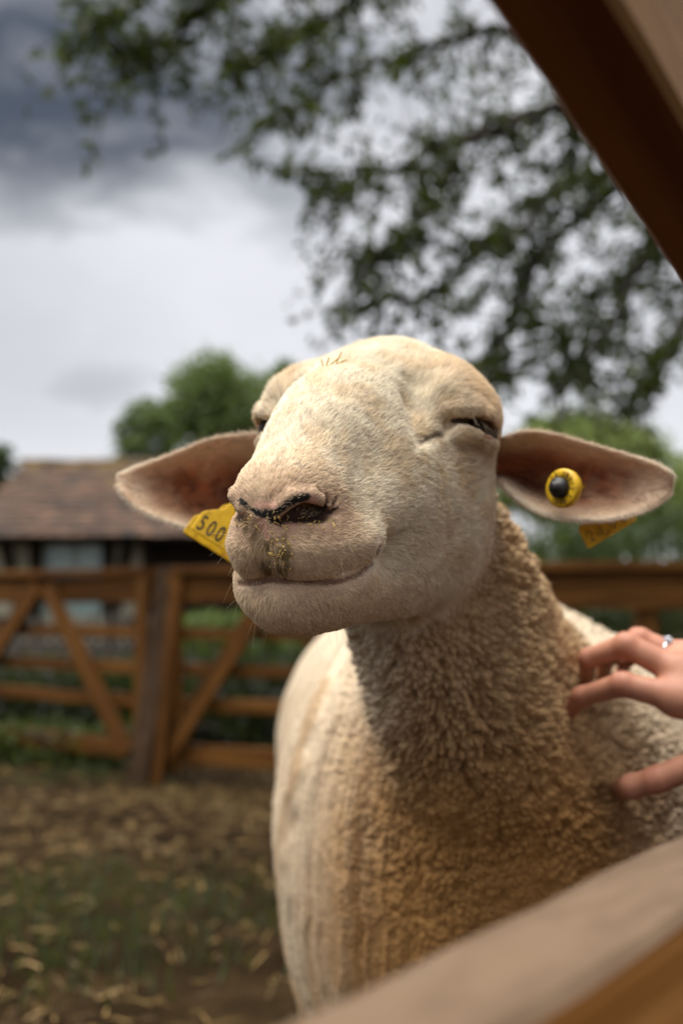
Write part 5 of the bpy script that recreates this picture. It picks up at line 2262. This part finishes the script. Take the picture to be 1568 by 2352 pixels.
bV, bF, twigs = boughs()
tree = empty('overhanging_tree', (3.35, 6.2, 0))
tag(tree, 'dark leafy tree reaching over the yard from the upper right', 'tree')
child(link('trunk', mesh_from('trunk', np.concatenate(bV), bF), mat=MAT_BARK), tree)
lp_, ls_ = [], []
for tp in twigs:
    L = np.linalg.norm(tp[-1] - tp[0])
    k = int(6 + 32 * L)
    i = rng.integers(1, len(tp), k)
    f = rng.random(k)[:, None]
    q = tp[i - 1] * (1 - f) + tp[i] * f
    lp_.append(q + rng.normal(size=(k, 3)) * 0.024)
    ls_.append(rng.uniform(0.038, 0.080, k))
lp_, ls_ = np.concatenate(lp_), np.concatenate(ls_)
lc = lerp(np.tile(np.array([0.018, 0.032, 0.004]), (len(lp_), 1)), (0.085, 0.110, 0.012), rng.random(len(lp_)) ** 2)
lm = leaves('crown', lp_, ls_, lc, 0.4, 1.15)
MAT_LEAF_D = leaf_material('dark leaves', 0.36, (0.22, 0.30, 0.03))
cr = child(link('crown', lm, mat=MAT_LEAF_D), tree)
cr['kind'] = 'stuff'


# ---------------- trees beyond the barn and the hedge
def round_tree(name, label, px, d, lobes, n, leaf, c0, c1, group=None, hang=0.2, long=1.0, open_=0.35, trunk=0.25):
    """lobes: bearings (x, y) with radii in the same units, filled with leaves about short branches"""
    base = at(px, d, 0)
    root = empty(name, base)
    tag(root, label, 'tree', group)
    V_, F_, pos = [], [], []
    top = max(pz(y, d) for _, y, _ in lobes)
    limb(V_, F_, wander(base, base + np.array([0, 0, top * 0.8]), 9, 0.4, px), np.linspace(trunk, trunk * 0.3, 9), 8)
    tot = sum(r_ ** 2 for _, _, r_ in lobes)
    for x, y, r_ in lobes:
        c = at(x, d, pz(y, d)) + np.array([0, rng.uniform(-0.5, 0.5), 0])
        R_ = r_ / FPX * d
        limb(V_, F_, wander(base + np.array([0, 0, top * 0.35]), c, 7, 0.5, x), np.linspace(trunk * 0.4, 0.03, 7), 6)
        k = int(n * r_ ** 2 / tot)
        ncl = max(14, k // 60)
        dirs = unit(rng.normal(size=(ncl, 3)))
        cl = c + dirs * (R_ * (0.35 + 0.65 * rng.random(ncl) ** 0.5))[:, None] * np.array([1, 1, 0.9])
        for q in cl[::3]:
            limb(V_, F_, wander(c, q, 4, 0.2, q[0]), np.linspace(0.03, 0.01, 4), 4)
        i = rng.integers(0, ncl, k)
        sp = R_ * open_
        pos.append(cl[i] + rng.normal(size=(k, 3)) * sp * np.array([0.5, 0.5, 0.4]))
    pos = np.concatenate(pos)
    cols = lerp(np.tile(np.array(c0), (len(pos), 1)), c1, np.clip(fbm(pos * 0.9, 501) * 0.6 + 0.6 * rng.random(len(pos)) - 0.1, 0, 1))
    child(link('trunk', mesh_from('trunk', np.concatenate(V_), F_), mat=MAT_BARK), root)
    o = child(link('crown', leaves('crown', pos, rng.uniform(0.6, 1.2, len(pos)) * leaf, cols, hang, long), mat=MAT_LEAF), root)
    o['kind'] = 'stuff'
    return root


G_ = 'trees behind the barn'
round_tree('deciduous_tree', 'tall green tree behind the barn roof, left of the sheep head', 490, 27.0,
           [(480, 885, 66), (425, 915, 52), (540, 900, 66), (470, 965, 78), (560, 975, 66), (500, 842, 40), (400, 985, 50)], 8600, 0.19, (0.085, 0.130, 0.036), (0.185, 0.245, 0.075), G_, open_=0.62)
round_tree('deciduous_tree', 'small open tree rising over the middle of the barn roof', 330, 25.0,
           [(330, 955, 44), (296, 985, 36), (356, 1000, 50), (312, 1035, 46)], 2300, 0.17, (0.070, 0.110, 0.030), (0.150, 0.205, 0.062), G_, open_=0.55)
round_tree('deciduous_tree', 'green tree just behind the sheep brow on the left', 660, 30.0,
           [(640, 900, 60), (690, 890, 55), (720, 960, 80), (620, 970, 60), (650, 850, 30)], 8000, 0.21, (0.055, 0.095, 0.020), (0.125, 0.180, 0.045), G_)
round_tree('deciduous_tree', 'dark tree at the left edge beside the barn gable', -40, 24.0,
           [(-30, 1080, 50), (-60, 1040, 60), (-10, 1110, 46)], 3000, 0.18, (0.020, 0.040, 0.012), (0.050, 0.080, 0.022), G_)
round_tree('willow_tree', 'pale green willow behind the ear with the round tag', 1380, 15.0,
           [(1240, 1060, 80), (1330, 1040, 95), (1430, 1060, 95), (1520, 1110, 90), (1260, 1000, 50), (1360, 990, 50), (1450, 1010, 45), (1180, 1110, 70), (1300, 1130, 90), (1420, 1150, 90), (1580, 1180, 90)],
           26000, 0.085, (0.130, 0.180, 0.045), (0.27, 0.33, 0.095), None, 1.2, 1.7, 0.5, 0.2)


def hedge(name, label, cat, p0, p1, h_, depth, n, leaf, c0, c1, h0=0.0):
    root = empty(name, (p0 + p1) / 2)
    tag(root, label, cat)
    k = rng.random(n)
    pos = p0 + (p1 - p0) * k[:, None] + rng.normal(size=(n, 3)) * np.array([0.1, depth, 0.0])
    hh = h_ * (0.75 + 0.45 * fbm(np.c_[k * np.linalg.norm(p1 - p0) * 1.4, 0 * k, 0 * k], 511))
    pos[:, 2] = h0 + (hh - h0) * rng.random(n) ** 0.8
    V_, F_ = [], []
    for t in np.linspace(0.03, 0.97, max(6, int(np.linalg.norm(p1 - p0) * 2))):
        b = p0 + (p1 - p0) * t
        for _ in range(3):
            limb(V_, F_, wander(b, b + np.array([rng.normal() * 0.3, rng.normal() * depth, h_ * 0.85]), 5, 0.15, t * 50), np.linspace(0.02, 0.006, 5), 4)
    st_ = child(link('stems', mesh_from('stems', np.concatenate(V_), F_), mat=MAT_BARK), root)
    st_['kind'] = 'stuff'
    cols = lerp(np.tile(np.array(c0), (n, 1)), c1, np.clip(fbm(pos * 2.2, 521) * 0.7 + 0.5 * rng.random(n) - 0.1, 0, 1))
    o = child(link('foliage', leaves('foliage', pos, rng.uniform(0.6, 1.2, n) * leaf, cols, 0.1), mat=MAT_LEAF), root)
    o['kind'] = 'stuff'
    return root


hedge('hedge', 'dark green hedge behind the fence right of the sheep', 'hedge', at(1020, 8.6, 0), at(2500, 8.0, 0), 1.62, 0.45, 26000, 0.075, (0.018, 0.032, 0.010), (0.050, 0.075, 0.020))
hedge('garden_shrub', 'bright green shrub behind the gate beside the sheep muzzle', 'shrub', at(400, 7.2, 0), at(720, 7.0, 0), 0.84, 0.18, 2600, 0.07, (0.030, 0.055, 0.008), (0.12, 0.17, 0.024))
hedge('garden_plants', 'low green plants growing at the foot of the left gate', 'plants', at(-40, 5.6, 0), at(330, 5.25, 0), 0.20, 0.12, 1600, 0.05, (0.030, 0.055, 0.008), (0.085, 0.11, 0.02))
hedge('shade_bank', 'leafy bank behind both gates, leaves coloured near black as shade', 'shrub', at(-260, 6.9, 0), at(900, 5.9, 0), 0.48, 0.30, 15000, 0.065, (0.004, 0.007, 0.003), (0.012, 0.017, 0.005))  # near-black leaf colour paints the deep shade behind the gates

# ---------------- grey picket fence in front of the barn
MAT_PICK = wood('grey pickets', (0.075, 0.066, 0.055), (0.14, 0.125, 0.105), (0.20, 0.18, 0.155), 0.9)
pf = empty('picket_fence', at(150, 9.4, 0))
tag(pf, 'grey picket fence between the gates and the barn', 'fence')
pk = bmesh.new()
for x, z in ((-0.035, 0), (0.035, 0), (0.035, 0.66), (0, 0.72), (-0.035, 0.66)):
    pk.verts.new((x, -0.01, z))
f_ = pk.faces.new(list(pk.verts))
ex_ = bmesh.ops.extrude_face_region(pk, geom=[f_])
bmesh.ops.translate(pk, verts=[v for v in ex_['geom'] if isinstance(v, bmesh.types.BMVert)], vec=(0, 0.02, 0))
bmesh.ops.recalc_face_normals(pk, faces=pk.faces)
pkm = bpy.data.meshes.new('picket')
pk.to_mesh(pkm)
pk.free()
pkm.materials.append(MAT_PICK)
PI_ = pf.matrix_world.inverted()
x0, x1 = at(-120, 9.4, 0)[0], at(640, 9.4, 0)[0]
k = 0
x = x0
while x < x1:
    o = bpy.data.objects.new('picket', pkm)
    COL.objects.link(o)
    o.parent = pf
    o.matrix_basis = PI_ @ Matrix.Translation(Vector((x, 9.4, tri.uniform(-0.02, 0.02)))) @ Matrix.Rotation(tri.uniform(-0.03, 0.03), 4, 'Y')
    x += 0.115
for z in (0.18, 0.52):
    board('rail', (x0, 9.43, z), (x1, 9.43, z), 0.03, 0.06, pf, MAT_PICK, seg=6)
